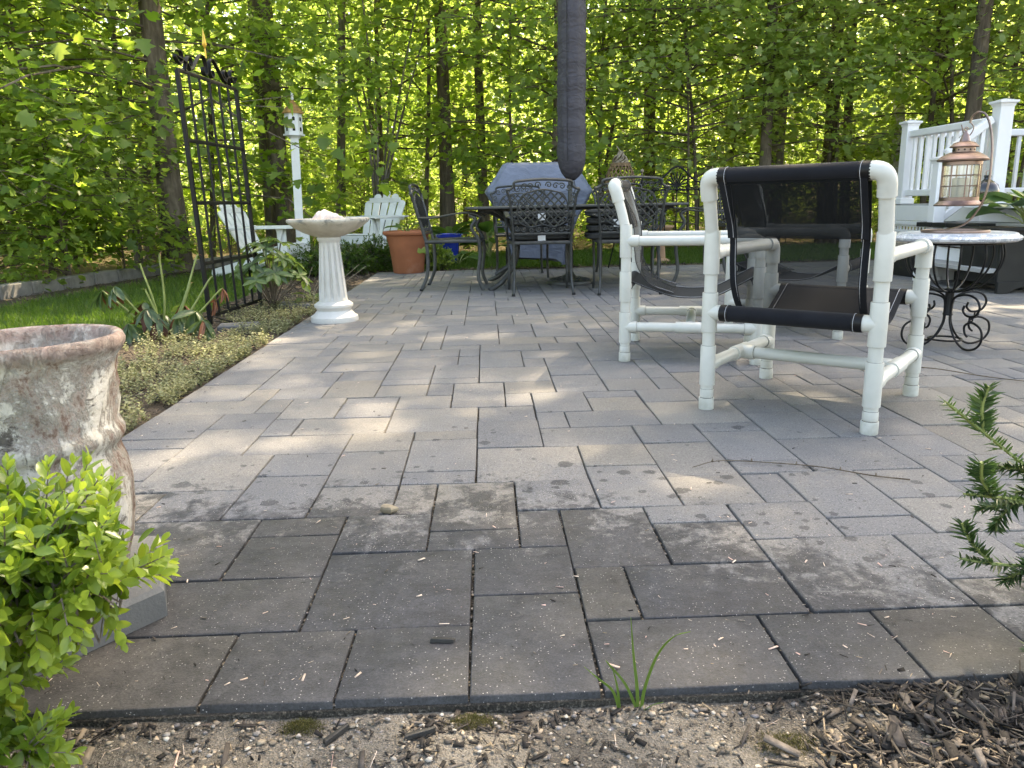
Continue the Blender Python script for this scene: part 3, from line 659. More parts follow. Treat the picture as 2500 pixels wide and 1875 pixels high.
def bowl_mat():
    t = NT('weathered_bowl'); p = t.obj(); n = t.noise(7, p, 6, .7); z = t.N('ShaderNodeSeparateXYZ', i={0: p}).outputs[2]
    col = t.ramp(n, [(.3, (.40, .35, .27)), (.55, (.52, .48, .40)), (.75, (.62, .59, .53))]); g = t.noise(16, p, 5, .7)
    col = t.mix(t.math('MULTIPLY', t.mapr(z, .62, .66), t.mapr(g, .5, .6)), col, (.20, .20, .18)); t.bsdf(col, .8, 0, t.bump(g, .5, .006), .25); return t.m
M['bowl'] = bowl_mat()
def urn_mat():
    t = NT('weathered_urn_paint'); p = t.obj(); mp = t.N('ShaderNodeMapping', i={0: p, 'Scale': (1, 1, .6)}).outputs[0]
    z = t.N('ShaderNodeSeparateXYZ', i={0: p}).outputs[2]
    n = t.noise(6.5, mp, 9, .72, .7); n2 = t.noise(9, mp, 9, .78, .8); n3 = t.noise(60, p, 5, .8); n4 = t.noise(4.2, t.N('ShaderNodeVectorMath', operation='ADD', i={0: mp, 1: (3, 5, 1)}).outputs[0], 6, .7, 1.0); n5 = t.noise(26, p, 7, .8)
    e = t.math('MULTIPLY', t.math('SUBTRACT', n5, .5), .30)
    cream = t.ramp(n3, [(.25, (.40, .36, .29)), (.5, (.57, .53, .46)), (.75, (.70, .67, .61))]); terra = t.ramp(n3, [(.3, (.11, .068, .05)), (.7, (.23, .15, .115))]); grey = t.ramp(n3, [(.3, (.13, .125, .11)), (.7, (.27, .265, .24))]); dark = t.ramp(n3, [(.3, (.045, .038, .032)), (.7, (.12, .10, .085))])
    col = t.mix(t.mapr(t.math('ADD', n, e), .41, .53), terra, cream)
    col = t.mix(t.mapr(t.math('ADD', n4, e), .52, .66, 0, .85), col, grey)
    col = t.mix(t.mapr(t.math('ADD', n2, e), .575, .63, 0, .9), col, dark)
    col = t.mix(t.math('MULTIPLY', t.mapr(z, .462, .476), t.mapr(n5, .35, .55)), col, t.ramp(n3, [(.3, (.22, .15, .125)), (.7, (.36, .29, .25))]))
    rim = t.mapr(t.math('ABSOLUTE', t.math('SUBTRACT', z, .455)), .012, .0, 0, .8); col = t.mix(t.math('MULTIPLY', rim, t.mapr(n5, .42, .52)), col, (.60, .57, .52))
    hb = t.math('ADD', t.math('MULTIPLY', n5, .6), t.math('ADD', t.math('MULTIPLY', n3, .35), t.mapr(t.math('ADD', n, e), .47, .52, 0, .5)))
    t.bsdf(col, .9, 0, t.bump(hb, .8, .008), .2); return t.m
M['urn'] = urn_mat()
M['hosta'] = leaf_mat('hosta_leaf', (.045, .10, .030), (.085, .16, .04), (.10, .22, .03), (.22, .36, .05), .5, .4, .35)
M['hosta_blue'] = leaf_mat('hosta_leaf_blue', (.07, .13, .09), (.11, .18, .125), (.10, .20, .06), (.16, .28, .08), .55, .35, .25)
M['rhodo'] = leaf_mat('rhododendron_leaf', (.03, .065, .025), (.085, .13, .05), (.08, .15, .03), (.17, .26, .05), .4, .5, .3)
M['rhodo_brown'] = leaf_mat('withered_leaf', (.07, .028, .018), (.14, .06, .035), (.16, .05, .02), (.25, .10, .04), .6, .3, .25)
M['rhodo_light'] = leaf_mat('rhododendron_leaf_light', (.085, .14, .045), (.16, .23, .085), (.16, .28, .04), (.30, .42, .08), .42, .5, .35)
M['stalk'] = simple('green_stalk', (.20, .24, .07), .6, 0, .25, 20, .1)
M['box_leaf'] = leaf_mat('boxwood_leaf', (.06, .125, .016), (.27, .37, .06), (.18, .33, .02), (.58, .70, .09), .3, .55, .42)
M['box_leaf_dark'] = leaf_mat('boxwood_leaf_dark', (.03, .075, .012), (.07, .14, .02), (.09, .19, .01), (.20, .32, .02), .35, .5, .35)
M['yew'] = leaf_mat('yew_needle', (.018, .048, .016), (.06, .11, .04), (.04, .10, .02), (.10, .19, .04), .4, .45, .25)
M['weed'] = leaf_mat('weed_leaf', (.13, .125, .065), (.33, .335, .18), (.14, .17, .06), (.30, .33, .14), .6, .2, .3)
M['fern'] = leaf_mat('fern_leaf', (.05, .11, .015), (.10, .18, .03), (.14, .28, .02), (.28, .42, .04), .5, .3, .45)
M['blade'] = leaf_mat('grass_sprout', (.14, .22, .05), (.24, .33, .09), (.26, .40, .06), (.40, .54, .10), .45, .35, .45)
# ------------------------------------------------------------------ white pipe chairs with black slings
def make_pvc_chair(name, loc, rz, label):
    e = empty(name, loc, rz, label, 'chair', 'white pipe sling chairs')
    W, D, r, fr = .28, .30, .0225, .0275        # half width, half depth, pipe and fitting radius; chair faces +y
    def pipe(nm, pts, rad=r, n=18, par=e): return MB().tube(pts, rad, n).build(nm, M['pvc'], par)
    def fit(nm, par, segs):
        b = MB()
        for p, q, rad in segs:
            p = Vector(p); q = Vector(q); d = (q - p).normalized()
            b.tube([p, p + d * .002, q - d * .002, q], [rad * .985, rad, rad, rad * .985], 18)
        o = b.build(nm, M['pvc'], par, angle=30); gl = MB()
        for p, q, rad in segs:
            p = Vector(p); q = Vector(q); d = (q - p).normalized(); u = d.orthogonal().normalized(); w = d.cross(u)
            for e_ in ((p, q) if abs(d.z) > .5 else (q,)):
                if e_.z > .01: gl.tube([e_ + (u * math.cos(a) + w * math.sin(a)) * .0229 for a in [i * math.pi / 10 for i in range(20)]], .0011, 4, closed=True)
        g_ = gl.build('joint_line', M['grime'], par); tag(g_, kind='stuff')
        return o
    zs, za, zl, zt = .355, .565, .165, .82      # seat bar, arm, lower rail, top bar
    back = lambda z: -D - max(0, z - .62) * .28
    for sx in (-1, 1):
        x = sx * W
        pts = spline([(x, -D, .012), (x, -D, .3), (x, -D, .58), (x, -D - .012, .66), (x, back(.76), .76), (x, back(zt), zt - .012)], 5)
        leg = pipe('back_leg', pts)
        fit('fitting', leg, [((x, -D, 0), (x, -D, .042), .0275), ((x, -D, .045), (x, -D, .075), .0245), ((x, -D, zl - .075), (x, -D, zl + .07), fr), ((x, -D, zs - .07), (x, -D, zs + .07), fr), ((x, -D, za - .075), (x, -D, za + .075), fr), ((x, -D, zl), (x, -D + .055, zl), fr), ((x, -D, za), (x, -D + .06, za), fr), ((x, -D, zs), (x - sx * .044, -D, zs), fr)])
        el = MB(); el.tube(spline([(x, back(zt - .075), zt - .075), (x, back(zt - .03), zt - .03), (x - sx * .010, back(zt) - .001, zt - .008), (x - sx * .03, back(zt), zt), (x - sx * .05, back(zt), zt)], 5), fr + .001, 18); el.build('elbow_fitting', M['pvc'], leg)
        fl = pipe('front_leg', [(x, D, .012), (x, D, za - .02)])
        fit('fitting', fl, [((x, D, 0), (x, D, .042), .0275), ((x, D, .045), (x, D, .075), .0245), ((x, D, zl - .075), (x, D, zl + .07), fr), ((x, D, zs + .02 - .07), (x, D, zs + .02 + .07), fr), ((x, D, zs + .02), (x - sx * .05, D, zs + .02), fr), ((x, D, zl), (x, D - .055, zl), fr)])
        el = MB(); el.tube(spline([(x, D, za - .08), (x, D, za - .03), (x, D - .010, za - .008), (x, D - .03, za), (x, D - .075, za)], 5), fr + .001, 18); el.build('elbow_fitting', M['pvc'], fl)
        pipe('arm', [(x, -D, za), (x, D - .02, za)])
        rail = pipe('side_rail', [(x, -D, zl), (x, D, zl)])
        fit('tee_fitting', rail, [((x, -.065, zl), (x, .065, zl), fr), ((x, 0, zl), (x - sx * .06, 0, zl), fr)])
    pipe('cross_rail', [(-W, 0, zl), (W, 0, zl)])
    pipe('top_bar', [(-W, back(zt), zt), (W, back(zt), zt)], .02)
    pipe('seat_bar', [(-W, -D, zs), (W, -D, zs)], .02); pipe('seat_bar', [(-W, D, zs + .02), (W, D, zs + .02)], .02)
    hw = W - .047
    def strip(path, hw0, hw1, nm, mat, par=e, th=.0):
        b = MB(); n = len(path); vs = []
        for i, (y, z) in enumerate(path):
            h = hw0 + (hw1 - hw0) * i / (n - 1)
            for k in range(7): vs.append((-h + 2 * h * k / 6, y, z - .006 * math.sin(math.pi * k / 6) * math.sin(math.pi * i / (n - 1))))
        b.add(vs, [(i * 7 + k, i * 7 + k + 1, (i + 1) * 7 + k + 1, (i + 1) * 7 + k) for i in range(n - 1) for k in range(6)])
        return b.build(nm, mat, par, angle=80)
    # sling: rolls round the top bar, runs down the back, rests as a seat and rolls round the front bar
    rb = .0285
    slp = MB().tube([(-hw - .006, back(zt), zt), (hw + .006, back(zt), zt)], rb, 18).build('sling_sleeve', M['sling'], e)
    slb = MB().tube([(-hw, -D, zs), (hw, -D, zs)], rb, 18).build('sling_sleeve', M['sling'], e)
    slf = MB().tube([(-hw, D, zs + .02), (hw, D, zs + .02)], rb, 18).build('sling_sleeve', M['sling'], e)
    yb = back(zt)
    bk = [(yb + .027 - .002, zt - .005), (back(.72) + .03, .72), (-D + .03, .62), (-D + .035, .52), (-D + .05, .44), (-D + .11, .36), (-D + .22, .318)]
    bk = [(p.x, p.y) for p in spline([(a, b, 0) for a, b in bk], 5)]
    strip(bk, hw, hw - .01, 'sling_back', M['sling_thin'])
    dbl = [(yb - .026, zt - .008), (back(.72) - .010, .73), (-D + .0, .66), (-D + .012, .615)]
    dbl = [(p.x, p.y) for p in spline([(a, b, 0) for a, b in dbl], 5)]
    strip(dbl, hw, hw - .004, 'sling_fold', M['sling_mid'])
    st = [(-D + .0, zs + .026), (-D + .12, zs - .02), (-.06, zs - .055), (.1, zs - .05), (D - .1, zs - .005), (D - .01, zs + .046)]
    st = [(p.x, p.y) for p in spline([(a, b, 0) for a, b in st], 5)]
    strip(st, hw - .002, hw - .002, 'sling_seat', M['sling'])
    # black bound edges and white stitching
    for sx in (-1, 1):
        for path, h0, h1 in ((bk, hw, hw - .01), (st, hw - .002, hw - .002), (dbl, hw, hw - .004)):
            n = len(path); b = MB(); pts = [(sx * (h0 + (h1 - h0) * i / (n - 1) - .013), y, z) for i, (y, z) in enumerate(path)]
            b.tube(pts, [(.014, .0022)] * n, 6, flat=(1, 0, 0)); ed = b.build('bound_edge', M['sling'], e)
            MB().tube([(x - sx * .008, y - .0024, z + .0022) for x, y, z in pts], .0009, 4).build('stitching', M['thread'], ed)
        for (y, z, par) in ((yb, zt, slp), (-D, zs, slb), (D, zs + .02, slf)):
            MB().tube([(sx * hw - sx * .028, y, z), (sx * hw + sx * .003, y, z)], rb + .0015, 18).build('bound_edge', M['iron'], par)
            MB().tube([(sx * hw - sx * .022 , y + (rb + .002) * math.cos(a), z + (rb + .002) * math.sin(a)) for a in [i * math.pi / 9 for i in range(18)]], .0008, 4, closed=True).build('stitching', M['thread'], par)
    return e
def facing(d): return math.atan2(-d[0], d[1])
# rear legs (.775,2.697)/(1.21,2.338): centre of the four feet and facing
c1 = make_pvc_chair('sling_chair', (1.198, 2.752, 0), facing((.62, .735)), 'nearest white pipe chair with black sling, its back to the viewer')
c2 = dup(c1, (1.013, 3.785, 0), facing((.96, -.27)), 'white pipe sling chair turned sideways left of the nearest one')
c3 = dup(c1, (1.80, 4.42, 0), facing((.80, -.60)), 'white pipe chair seen through the mesh back of the nearest chair')

# ------------------------------------------------------------------ cast dining chairs, table, cushions
def curve2(pts, y=0.0, n=6): return [(p.x, y, p.y) for p in spline([(a, b, 0) for a, b in pts], n)]
def make_dining_chair(name, loc, rz, label):
    e = empty(name, loc, rz, label, 'chair', 'cast metal dining chairs')       # faces +y, back at y=-.24
    yb = lambda z: -.235 - max(0, z - .42) * .26
    def bp(x, z): return (x, yb(z), z)
    # back frame with notched shoulders
    half = [(.235, .43), (.245, .60), (.265, .78), (.288, .842), (.262, .850), (.232, .872), (.222, .905), (.12, .918), (0, .923)]
    out = [(-x, z) for x, z in half] + half[::-1][1:]
    b = MB(); pts = spline([(x, z, 0) for x, z in out], 4); b.tube([bp(p.x, p.y) for p in pts], [(.015, .011)] * len(pts), 8, flat=(0, 1, .26)); b.build('back_frame', M['cast'], e)
    b = MB(); b.tube([bp(-.245, .50), bp(.245, .50)], .010, 8); b.build('lower_rail', M['cast'], e)
    # inner panel outline and lattice
    inner = [(.19, .60), (.205, .70), (.165, .80), (.09, .83), (0, .845), (-.09, .83), (-.165, .80), (-.205, .70), (-.19, .60), (-.10, .555), (0, .57), (.10, .555)]
    b = MB(); ip = spline([(x, z, 0) for x, z in inner], 5, True); b.tube([bp(p.x, p.y) for p in ip], .0062, 6, closed=True); b.build('panel_outline', M['cast'], e)
    poly = [(p.x, p.y) for p in ip]
    def inside(x, z):
        c = False; j = len(poly) - 1
        for i in range(len(poly)):
            if (poly[i][1] > z) != (poly[j][1] > z) and x < (poly[j][0] - poly[i][0]) * (z - poly[i][1]) / (poly[j][1] - poly[i][1] + 1e-9) + poly[i][0]: c = not c
            j = i
        return c
    b = MB()
    for sgn in (-1, 1):
        for k in range(-6, 7):
            for off in (0.0,):
                run = []
                for i in range(60):
                    tt = -.35 + .7 * i / 59; x = k * .062 + off + tt * .72 * sgn; z = .70 + tt * .72
                    if inside(x, z): run.append((x, yb(z) + .004 * sgn, z))
                if len(run) > 2: b.tube([run[0], run[-1]], .0068, 6)
    b.build('back_lattice', M['cast'], e)
    b = MB()
    def curl(cx, cz, r, a0, turns, s=1): b.tube([bp(cx + s * x, cz + z) for x, z in spiral((0, 0), r, r * .22, a0, turns, 14)], .0052, 5)
    for s in (-1, 1):
        for (cx, cz, r, a, t) in ((.205, .86, .028, 3.9, 1.2), (.15, .868, .026, 2.6, -1.3), (.10, .872, .024, .4, 1.2), (.045, .880, .026, 3.4, -1.2), (.238, .80, .024, 4.6, 1.1), (.226, .745, .020, 1.0, -1.2), (.225, .655, .022, 4.2, 1.2), (.218, .60, .022, 1.4, -1.2), (.205, .545, .026, 3.0, 1.3), (.15, .535, .022, .2, -1.2), (.09, .53, .022, 3.0, 1.2), (.03, .535, .024, .2, -1.2)):
            curl(s * cx, cz, r, a, t, s)
    sw = b.build('scrollwork', M['cast'], e); tag(sw, kind='stuff')
    # legs, arms
    for s in (-1, 1):
        b = MB(); p = spline([(s * .237, -.238, .45), (s * .235, -.23, .30), (s * .236, -.24, .14), (s * .245, -.29, .02), (s * .248, -.30, .0)], 5); b.tube(p, [(.016, .012)] * len(p), 8, flat=(0, 1, 0)); l = b.build('back_leg', M['cast'], e)
        MB().tube([(s * .248, -.30, 0), (s * .247, -.297, .018)], .015, 8).build('foot_cap', M['iron'], l)
        b = MB(); p = spline([(s * .268, .15, .655), (s * .274, .205, .62), (s * .272, .17, .54), (s * .262, .225, .44), (s * .255, .235, .30), (s * .255, .215, .12), (s * .258, .255, .0)], 5); b.tube(p, [(.016, .012)] * len(p), 8, flat=(0, 1, 0)); b.build('front_leg', M['cast'], e)
        b = MB(); p = spline([(s * .262, yb(.65), .638), (s * .272, -.16, .635), (s * .278, .0, .66), (s * .278, .13, .672), (s * .277, .215, .655), (s * .276, .255, .63)], 5); b.tube(p, [(.021, .009)] * len(p), 8, flat=(1, 0, 0)); b.build('arm', M['cast'], e)
    b = MB(); b.tube(spline([(-.245, -.235, .425), (.245, -.235, .425), (.262, .0, .43), (.255, .235, .43), (-.255, .235, .43), (-.262, 0, .43)], 1, True), .0145, 8, closed=True); b.build('seat_frame', M['cast'], e)
    b = MB()
    for k in range(-7, 8):
        for sg in (-1, 1):
            x0 = k * .07; a = max(-.23, -.23); run = []
            for i in range(40):
                y = -.23 + .46 * i / 39; x = x0 + sg * y * .9
                if abs(x) < .245: run.append((x, y, .431 + .003 * sg))
            if len(run) > 2: b.tube([run[0], run[-1]], [(.009, .004)] * 2, 6, flat=(1, 0, 0))
    b.build('seat_lattice', M['cast'], e)
    return e
d1 = make_dining_chair('dining_chair', (.457, 6.60, 0), R(1), 'dark cast metal dining chair nearest in front of the table, left one of two')
d2 = dup(d1, (1.175, 6.50, 0), R(-4), 'dark cast metal dining chair half hidden behind the sideways white chair')
d3 = dup(d1, (-.27, 7.10, 0), R(-90 - 4), 'dark cast metal dining chair in side view at the left end of the table')
d4 = dup(d1, (1.93, 7.3, 0), R(96), 'dark cast metal dining chair at the right end of the table')
d5 = dup(d1, (.36, 8.08, 0), R(181), 'dark cast metal dining chair across the table in front of the covered grill')
d6 = dup(d1, (1.42, 8.02, 0), R(178), 'dark cast metal dining chair across the table in front of the wicker basket')
te = empty('dining_table', (.80, 7.22, 0), R(0), 'long dark cast metal dining table under the closed umbrella', 'table')
tp = [(-.97, -.40), (-.9, -.50), (-.5, -.53), (0, -.535), (.5, -.53), (.9, -.50), (.97, -.40), (.985, 0), (.97, .40), (.9, .50), (.5, .53), (0, .535), (-.5, .53), (-.9, .50), (-.97, .40), (-.985, 0)]
b = MB(); b.prism([(p.x, p.y) for p in spline([(x, y, 0) for x, y in tp], 4, True)], (0, 0, .708), (1, 0, 0), (0, 1, 0), .024); b.build('table_top', M['cast'], te, bevel=.008)
for sx in (-1, 1):
    for sy in (-1, 1):
        b = MB(); p = spline([(sx * .70, sy * .36, .69), (sx * .60, sy * .30, .60), (sx * .52, sy * .26, .42), (sx * .54, sy * .28, .24), (sx * .66, sy * .36, .07), (sx * .78, sy * .43, 0)], 6); b.tube(p, [(.022, .017)] * len(p), 8, flat=(0, 0, 1)); b.build('leg', M['cast'], te)
        b = MB(); p = spline([(sx * .86, sy * .32, .692), (sx * .74, sy * .28, .66), (sx * .58, sy * .2, .56), (sx * .50, sy * .1, .40), (sx * .55, sy * .05, .22), (sx * .72, sy * .03, .10)], 6); b.tube(p, [(.017, .013)] * len(p), 8, flat=(0, 0, 1)); b.build('brace', M['cast'], te)
b = MB(); b.box((0, 0, .685), (1.7, .06, .02)); b.box((0, .32, .685), (1.6, .04, .02)); b.box((0, -.32, .685), (1.6, .04, .02)); b.build('apron', M['cast'], te, bevel=.004)
# stacked seat cushions
def cushion(loc, rz, label, w=.48, d=.46, h=.058, seed=0):
    n = 16; V = []; F = []; rd = random.Random(seed); ph = rd.random() * 9
    def su(u): return math.copysign(abs(math.sin(u)) ** .35, math.sin(u))
    def cu(u): return math.copysign(abs(math.cos(u)) ** .35, math.cos(u))
    m = 10
    for i in range(m + 1):
        t = -math.pi / 2 + math.pi * i / m; cr = max(.0, abs(math.cos(t)) ** .35)
        for k in range(4 * n):
            a = 2 * math.pi * k / (4 * n); x = cu(a) * w / 2 * cr; y = su(a) * d / 2 * cr
            z = su(t) * h / 2 * (1 + .12 * fbm((x * 3 + ph, y * 3, seed), 2)) + .006 * fbm((x + ph, y, seed), 6)
            V.append((x, y, z))
    c = 4 * n; F = [(i * c + k, i * c + (k + 1) % c, (i + 1) * c + (k + 1) % c, (i + 1) * c + k) for i in range(m) for k in range(c)]
    e = empty('seat_cushion', loc, rz, label, 'cushion', 'stacked seat cushions')
    b = MB(); b.add(V, F); b.build('pad', M['cushion'], e, angle=180)
    b = MB(); b.tube([(cu(a) * w / 2 * 1.005, su(a) * d / 2 * 1.005, .2 * h) for a in [2 * math.pi * k / 48 for k in range(48)]], .004, 5, closed=True); b.tube([(cu(a) * w / 2 * 1.005, su(a) * d / 2 * 1.005, -.2 * h) for a in [2 * math.pi * k / 48 for k in range(48)]], .004, 5, closed=True); b.build('piping', M['cushion'], e)
    if seed % 3 == 0:
        b = MB(); b.add([(-.03, -d / 2 - .004, .01), (.035, -d / 2 - .004, .012), (.033, -d / 2 - .012, -.045), (-.028, -d / 2 - .012, -.048)], [(0, 1, 2, 3)]); o = b.build('care_tag', M['white'], e, smooth=False)
        s = o.modifiers.new('thickness', 'SOLIDIFY'); s.thickness = .002
    else:
        b = MB(); b.tube(spline([(w / 2 - .02, -d / 2 + .01, 0), (w / 2 + .01, -d / 2 - .02, -.01), (w / 2 - .01, -d / 2 - .03, -.05)], 4), [(.012, .002)] * 9, 6, flat=(1, 0, 0)); b.build('tie', M['cushion'], e)
    return e
posn = ('bottom', 'second', 'third', 'top')
for k in range(4): cushion((.457 + .008 * math.sin(k * 2), 6.70 + .01 * math.cos(k), .468 + k * .0605), R(1 + 2 * math.sin(k * 3)), 'charcoal seat cushion, %s of the stack on the nearest dining chair' % posn[k], seed=k)
for k in range(4): cushion((1.09 + .01 * math.sin(k), 6.62, .468 + k * .0605), R(-4 + 2 * math.cos(k * 2)), 'charcoal seat cushion, %s of the stack on the half hidden dining chair' % posn[k], seed=k + 4)

# closed umbrella in its cover, standing through the table
ue = empty('patio_umbrella', (.775, 7.22, 0), 0, 'closed patio umbrella in a dark grey zipped cover on an iron base', 'umbrella')
b = MB(); b.tube([(0, 0, .06), (.01, 0, 1.0), (.03, 0, 2.6)], .020, 12); b.build('pole', M['cast'], ue)
b = MB(); b.tube([(0, 0, .05), (0, 0, .30)], .028, 12); b.build('pole_sleeve', M['cast'], ue)
b = MB(); b.lathe([(.215, 0), (.218, .012), (.21, .03), (.17, .042), (.08, .062), (.045, .085), (.035, .11)], 40); bs = b.build('base', M['cast'], ue)
b = MB()
for k in range(16):
    a = 2 * math.pi * k / 16
    b.tube([(r * math.cos(a + t), r * math.sin(a + t), z) for r, t, z in ((.19, 0, .039), (.165, .12, .046), (.13, .1, .053), (.10, -.05, .06))], .005, 5); b.tube([(r * math.cos(a - t), r * math.sin(a - t), z) for r, t, z in ((.19, 0, .039), (.165, .12, .046), (.13, .1, .053), (.10, -.05, .06))], .005, 5)
b.build('base_ornament', M['cast'], bs)
def cov(r, z, a):
    g = max(0, 1 - (z - .94) / .22); w = .035 * math.cos(a * 9 + z * 3) * g + .05 * g * math.cos(a * 5 + 1)
    return r * (1 + w + .035 * math.cos(2 * a + z * 1.3) + .05 * fbm((math.cos(a) * 1.5, math.sin(a) * 1.5, z * 2.2), 1.6) + .006 * math.sin(z * 21 + 2.5 * math.cos(a)) * max(0, math.cos(a - .8)) + .03 * math.cos(4 * a + .8))
prof = [(.030, .935), (.040, .945), (.062, .965), (.088, 1.0), (.108, 1.045), (.120, 1.10)] + [(.123 + .004 * math.sin(i), 1.15 + i * .03) for i in range(60)] + [(.10, 2.95), (.03, 3.03)]
b = MB(); b.lathe(prof, 56, fn=cov); cv = b.build('cover', M['umbrella_cover'], ue, angle=180); cv.location = (.012, 0, 0); cv.rotation_euler = (0, R(.4), 0)
b = MB(); b.tube(spline([(.028, -.02, .95), (.04, -.035, .93), (.05, -.04, .86), (.03, -.045, .80), (.055, -.045, .74), (.04, -.04, .66)], 5), .0035, 5); b.build('drawstring', M['iron'], ue)
MB().tube([(.128 * math.cos(a) * 0 + -.03, -.126 + .004 * math.sin(z * 9), z) for a, z in [(0, 1.1 + i * .1) for i in range(18)]], .0025, 5).build('zip_seam', M['iron'], ue)

# covered grill
ge = empty('covered_grill', (.61, 9.05, 0), R(-1), 'large gas grill under a blue-grey fabric cover behind the dining table', 'grill')
ringsG = [(.10, .31, .25, .07), (.22, .34, .265, .05), (.42, .38, .28, .035), (.60, .46, .295, .02), (.74, .55, .31, .01), (.84, .61, .32, 0), (.87, .62, .325, 0), (.89, .612, .32, 0), (.93, .58, .31, .006), (1.0, .525, .29, .012), (1.08, .465, .265, .016), (1.145, .42, .235, .012), (1.165, .405, .21, .006), (1.178, .37, .17, .006)]
V = []; n = 72
for i, (z, hx, hy, wv) in enumerate(ringsG):
    for k in range(n):
        a = 2 * math.pi * k / n; ex = .24; cx = math.copysign(abs(math.cos(a)) ** ex, math.cos(a)); sy = math.copysign(abs(math.sin(a)) ** ex, math.sin(a))
        f = 1 + .03 * fbm((cx * 1.4, sy * 1.4, z * 2.5), 2.6) + (wv * math.cos(a * 11 + z * 4)); zz = z + (.05 * math.sin(a * 3 + 1) if i == 0 else 0) + .012 * fbm((cx * 2, sy * 2, z), 2)
        V.append((cx * hx * f * .97, sy * hy * f, zz))
m = len(ringsG); b = MB(); b.add(V, [(i * n + k, i * n + (k + 1) % n, (i + 1) * n + (k + 1) % n, (i + 1) * n + k) for i in range(m - 1) for k in range(n)] + [tuple((m - 1) * n + k for k in range(n))]); b.build('cover', M['grill_cover'], ge, angle=60)
for sx in (-.36, .36):
    for sy in (-.2, .2):
        b = MB(); b.box((sx, sy, .14), (.04, .04, .2)); l = b.build('leg', M['iron'], ge)
        b = MB(); b.tube([(sx - .015, sy, .04), (sx + .015, sy, .04)], .04, 14); b.build('caster', M['iron'], l)
b = MB(); b.box((0, 0, .13), (.74, .42, .02)); b.build('bottom_shelf', M['iron'], ge)
# ------------------------------------------------------------------ birdbath with a sea shell
be = empty('birdbath', (-1.03, 5.18, 0), 0, 'white birdbath with fluted column and shallow weathered bowl', 'birdbath')
b = MB(); b.lathe([(.155, 0), (.158, .012), (.155, .035), (.138, .045), (.125, .06), (.112, .075), (.118, .09), (.128, .10), (.128, .115), (.112, .126), (.098, .135)], 48); b.build('base', M['bath'], be)
def flute(r, z, a):
    s = min(1, max(0, (z - .15) / .02)) * min(1, max(0, (.52 - z) / .02)); return r - .012 * s * max(0, math.cos(a * 13)) ** .5
b = MB(); b.lathe([(.094, .13), (.093, .15)] + [(.093 - .026 * i / 10, .17 + .34 * i / 10) for i in range(11)] + [(.066, .525), (.076, .535), (.078, .55), (.07, .56)], 208, fn=flute); b.build('column', M['bath'], be, angle=50)
def rim(r, z, a):
    return r + (.006 * math.sin(a * 9) * min(1, max(0, (z - .6) / .05)) if r > .1 else 0)
b = MB(); b.lathe([(.072, .555), (.10, .562), (.16, .585), (.215, .615), (.245, .64), (.262, .655), (.264, .668), (.258, .674), (.246, .668), (.225, .648), (.17, .622), (.09, .605), (.0, .60)], 72, fn=rim, cap1=False); b.build('bowl', M['bowl'], be, angle=60)
M['shell'] = simple('pink_shell', (.66, .55, .50), .5, 0, .12, 14, .5, 60, .4, bdist=.006)
b = MB(); V = []; n = 28; m = 26
for i in range(m + 1):
    t = i / m; r = .048 * (t ** .8 if t < .55 else (.55 ** .8) * (1 - ((t - .55) / .45) ** 2.2)) * 1.5 + .002; x = -.11 + .22 * t
    for k in range(n):
        a = 2 * math.pi * k / n; q = r * (1 + .14 * math.cos(a * 3 + t * 26) + .10 * math.sin(t * 34)); V.append((x, q * math.cos(a) * 1.05, .04 + q * math.sin(a) * .85))
b.add(V, [(i * n + k, i * n + (k + 1) % n, (i + 1) * n + (k + 1) % n, (i + 1) * n + k) for i in range(m) for k in range(n)] + [tuple(range(n))[::-1], tuple(m * n + k for k in range(n))])
o = b.build('sea_shell', M['shell'], None, angle=180); o.location = (-1.02, 5.15, .625); o.rotation_euler = (0, 0, R(168)); o.scale = (1, 1.25, 1.25); tag(o, 'large pale pink conch shell lying in the birdbath bowl', 'shell')

# ------------------------------------------------------------------ black trellis
A = Vector((-1.855, 5.17, 0)); Bv = Vector((-1.77, 6.06, 0)); dv = (Bv - A); Wt = dv.length; rz = math.atan2(dv.y, dv.x)
tr_ = empty('trellis', A, rz, 'tall black iron garden trellis with scrolled top, in the bed', 'trellis'); tr_.rotation_euler = (R(-1.2), 0, rz)
for x in (0, Wt):
    b = MB(); b.tube([(x, 0, 0), (x, 0, 1.6)], [(.017, .017)] * 2, 4, flat=(1, 0, 0)); b.build('post', M['iron'], tr_, angle=30)
    b = MB(); b.tube(spline([(x, -.36, .0), (x, -.24, .004), (x, -.12, .02), (x, 0, .055), (x, .12, .02), (x, .24, .004), (x, .36, 0)], 4), [(.014, .006)] * 25, 6, flat=(1, 0, 0)); b.build('foot', M['iron'], tr_)
for k in range(1, 6): MB().tube([(Wt * k / 6, 0, .05), (Wt * k / 6, 0, 1.6)], .0085, 8).build('upright_bar', M['iron'], tr_)
for z in (.05, .40, .79, 1.18, 1.6): MB().tube([(0, 0, z), (Wt, 0, z)], [(.014, .008)] * 2, 6, flat=(0, 0, 1)).build('cross_bar', M['iron'], tr_)
def scroll(pts): b = MB(); b.tube([(x, 0, z) for x, z in pts], [(.015, .007)] * len(pts), 6, flat=(0, 1, 0)); b.build('scroll', M['iron'], tr_)
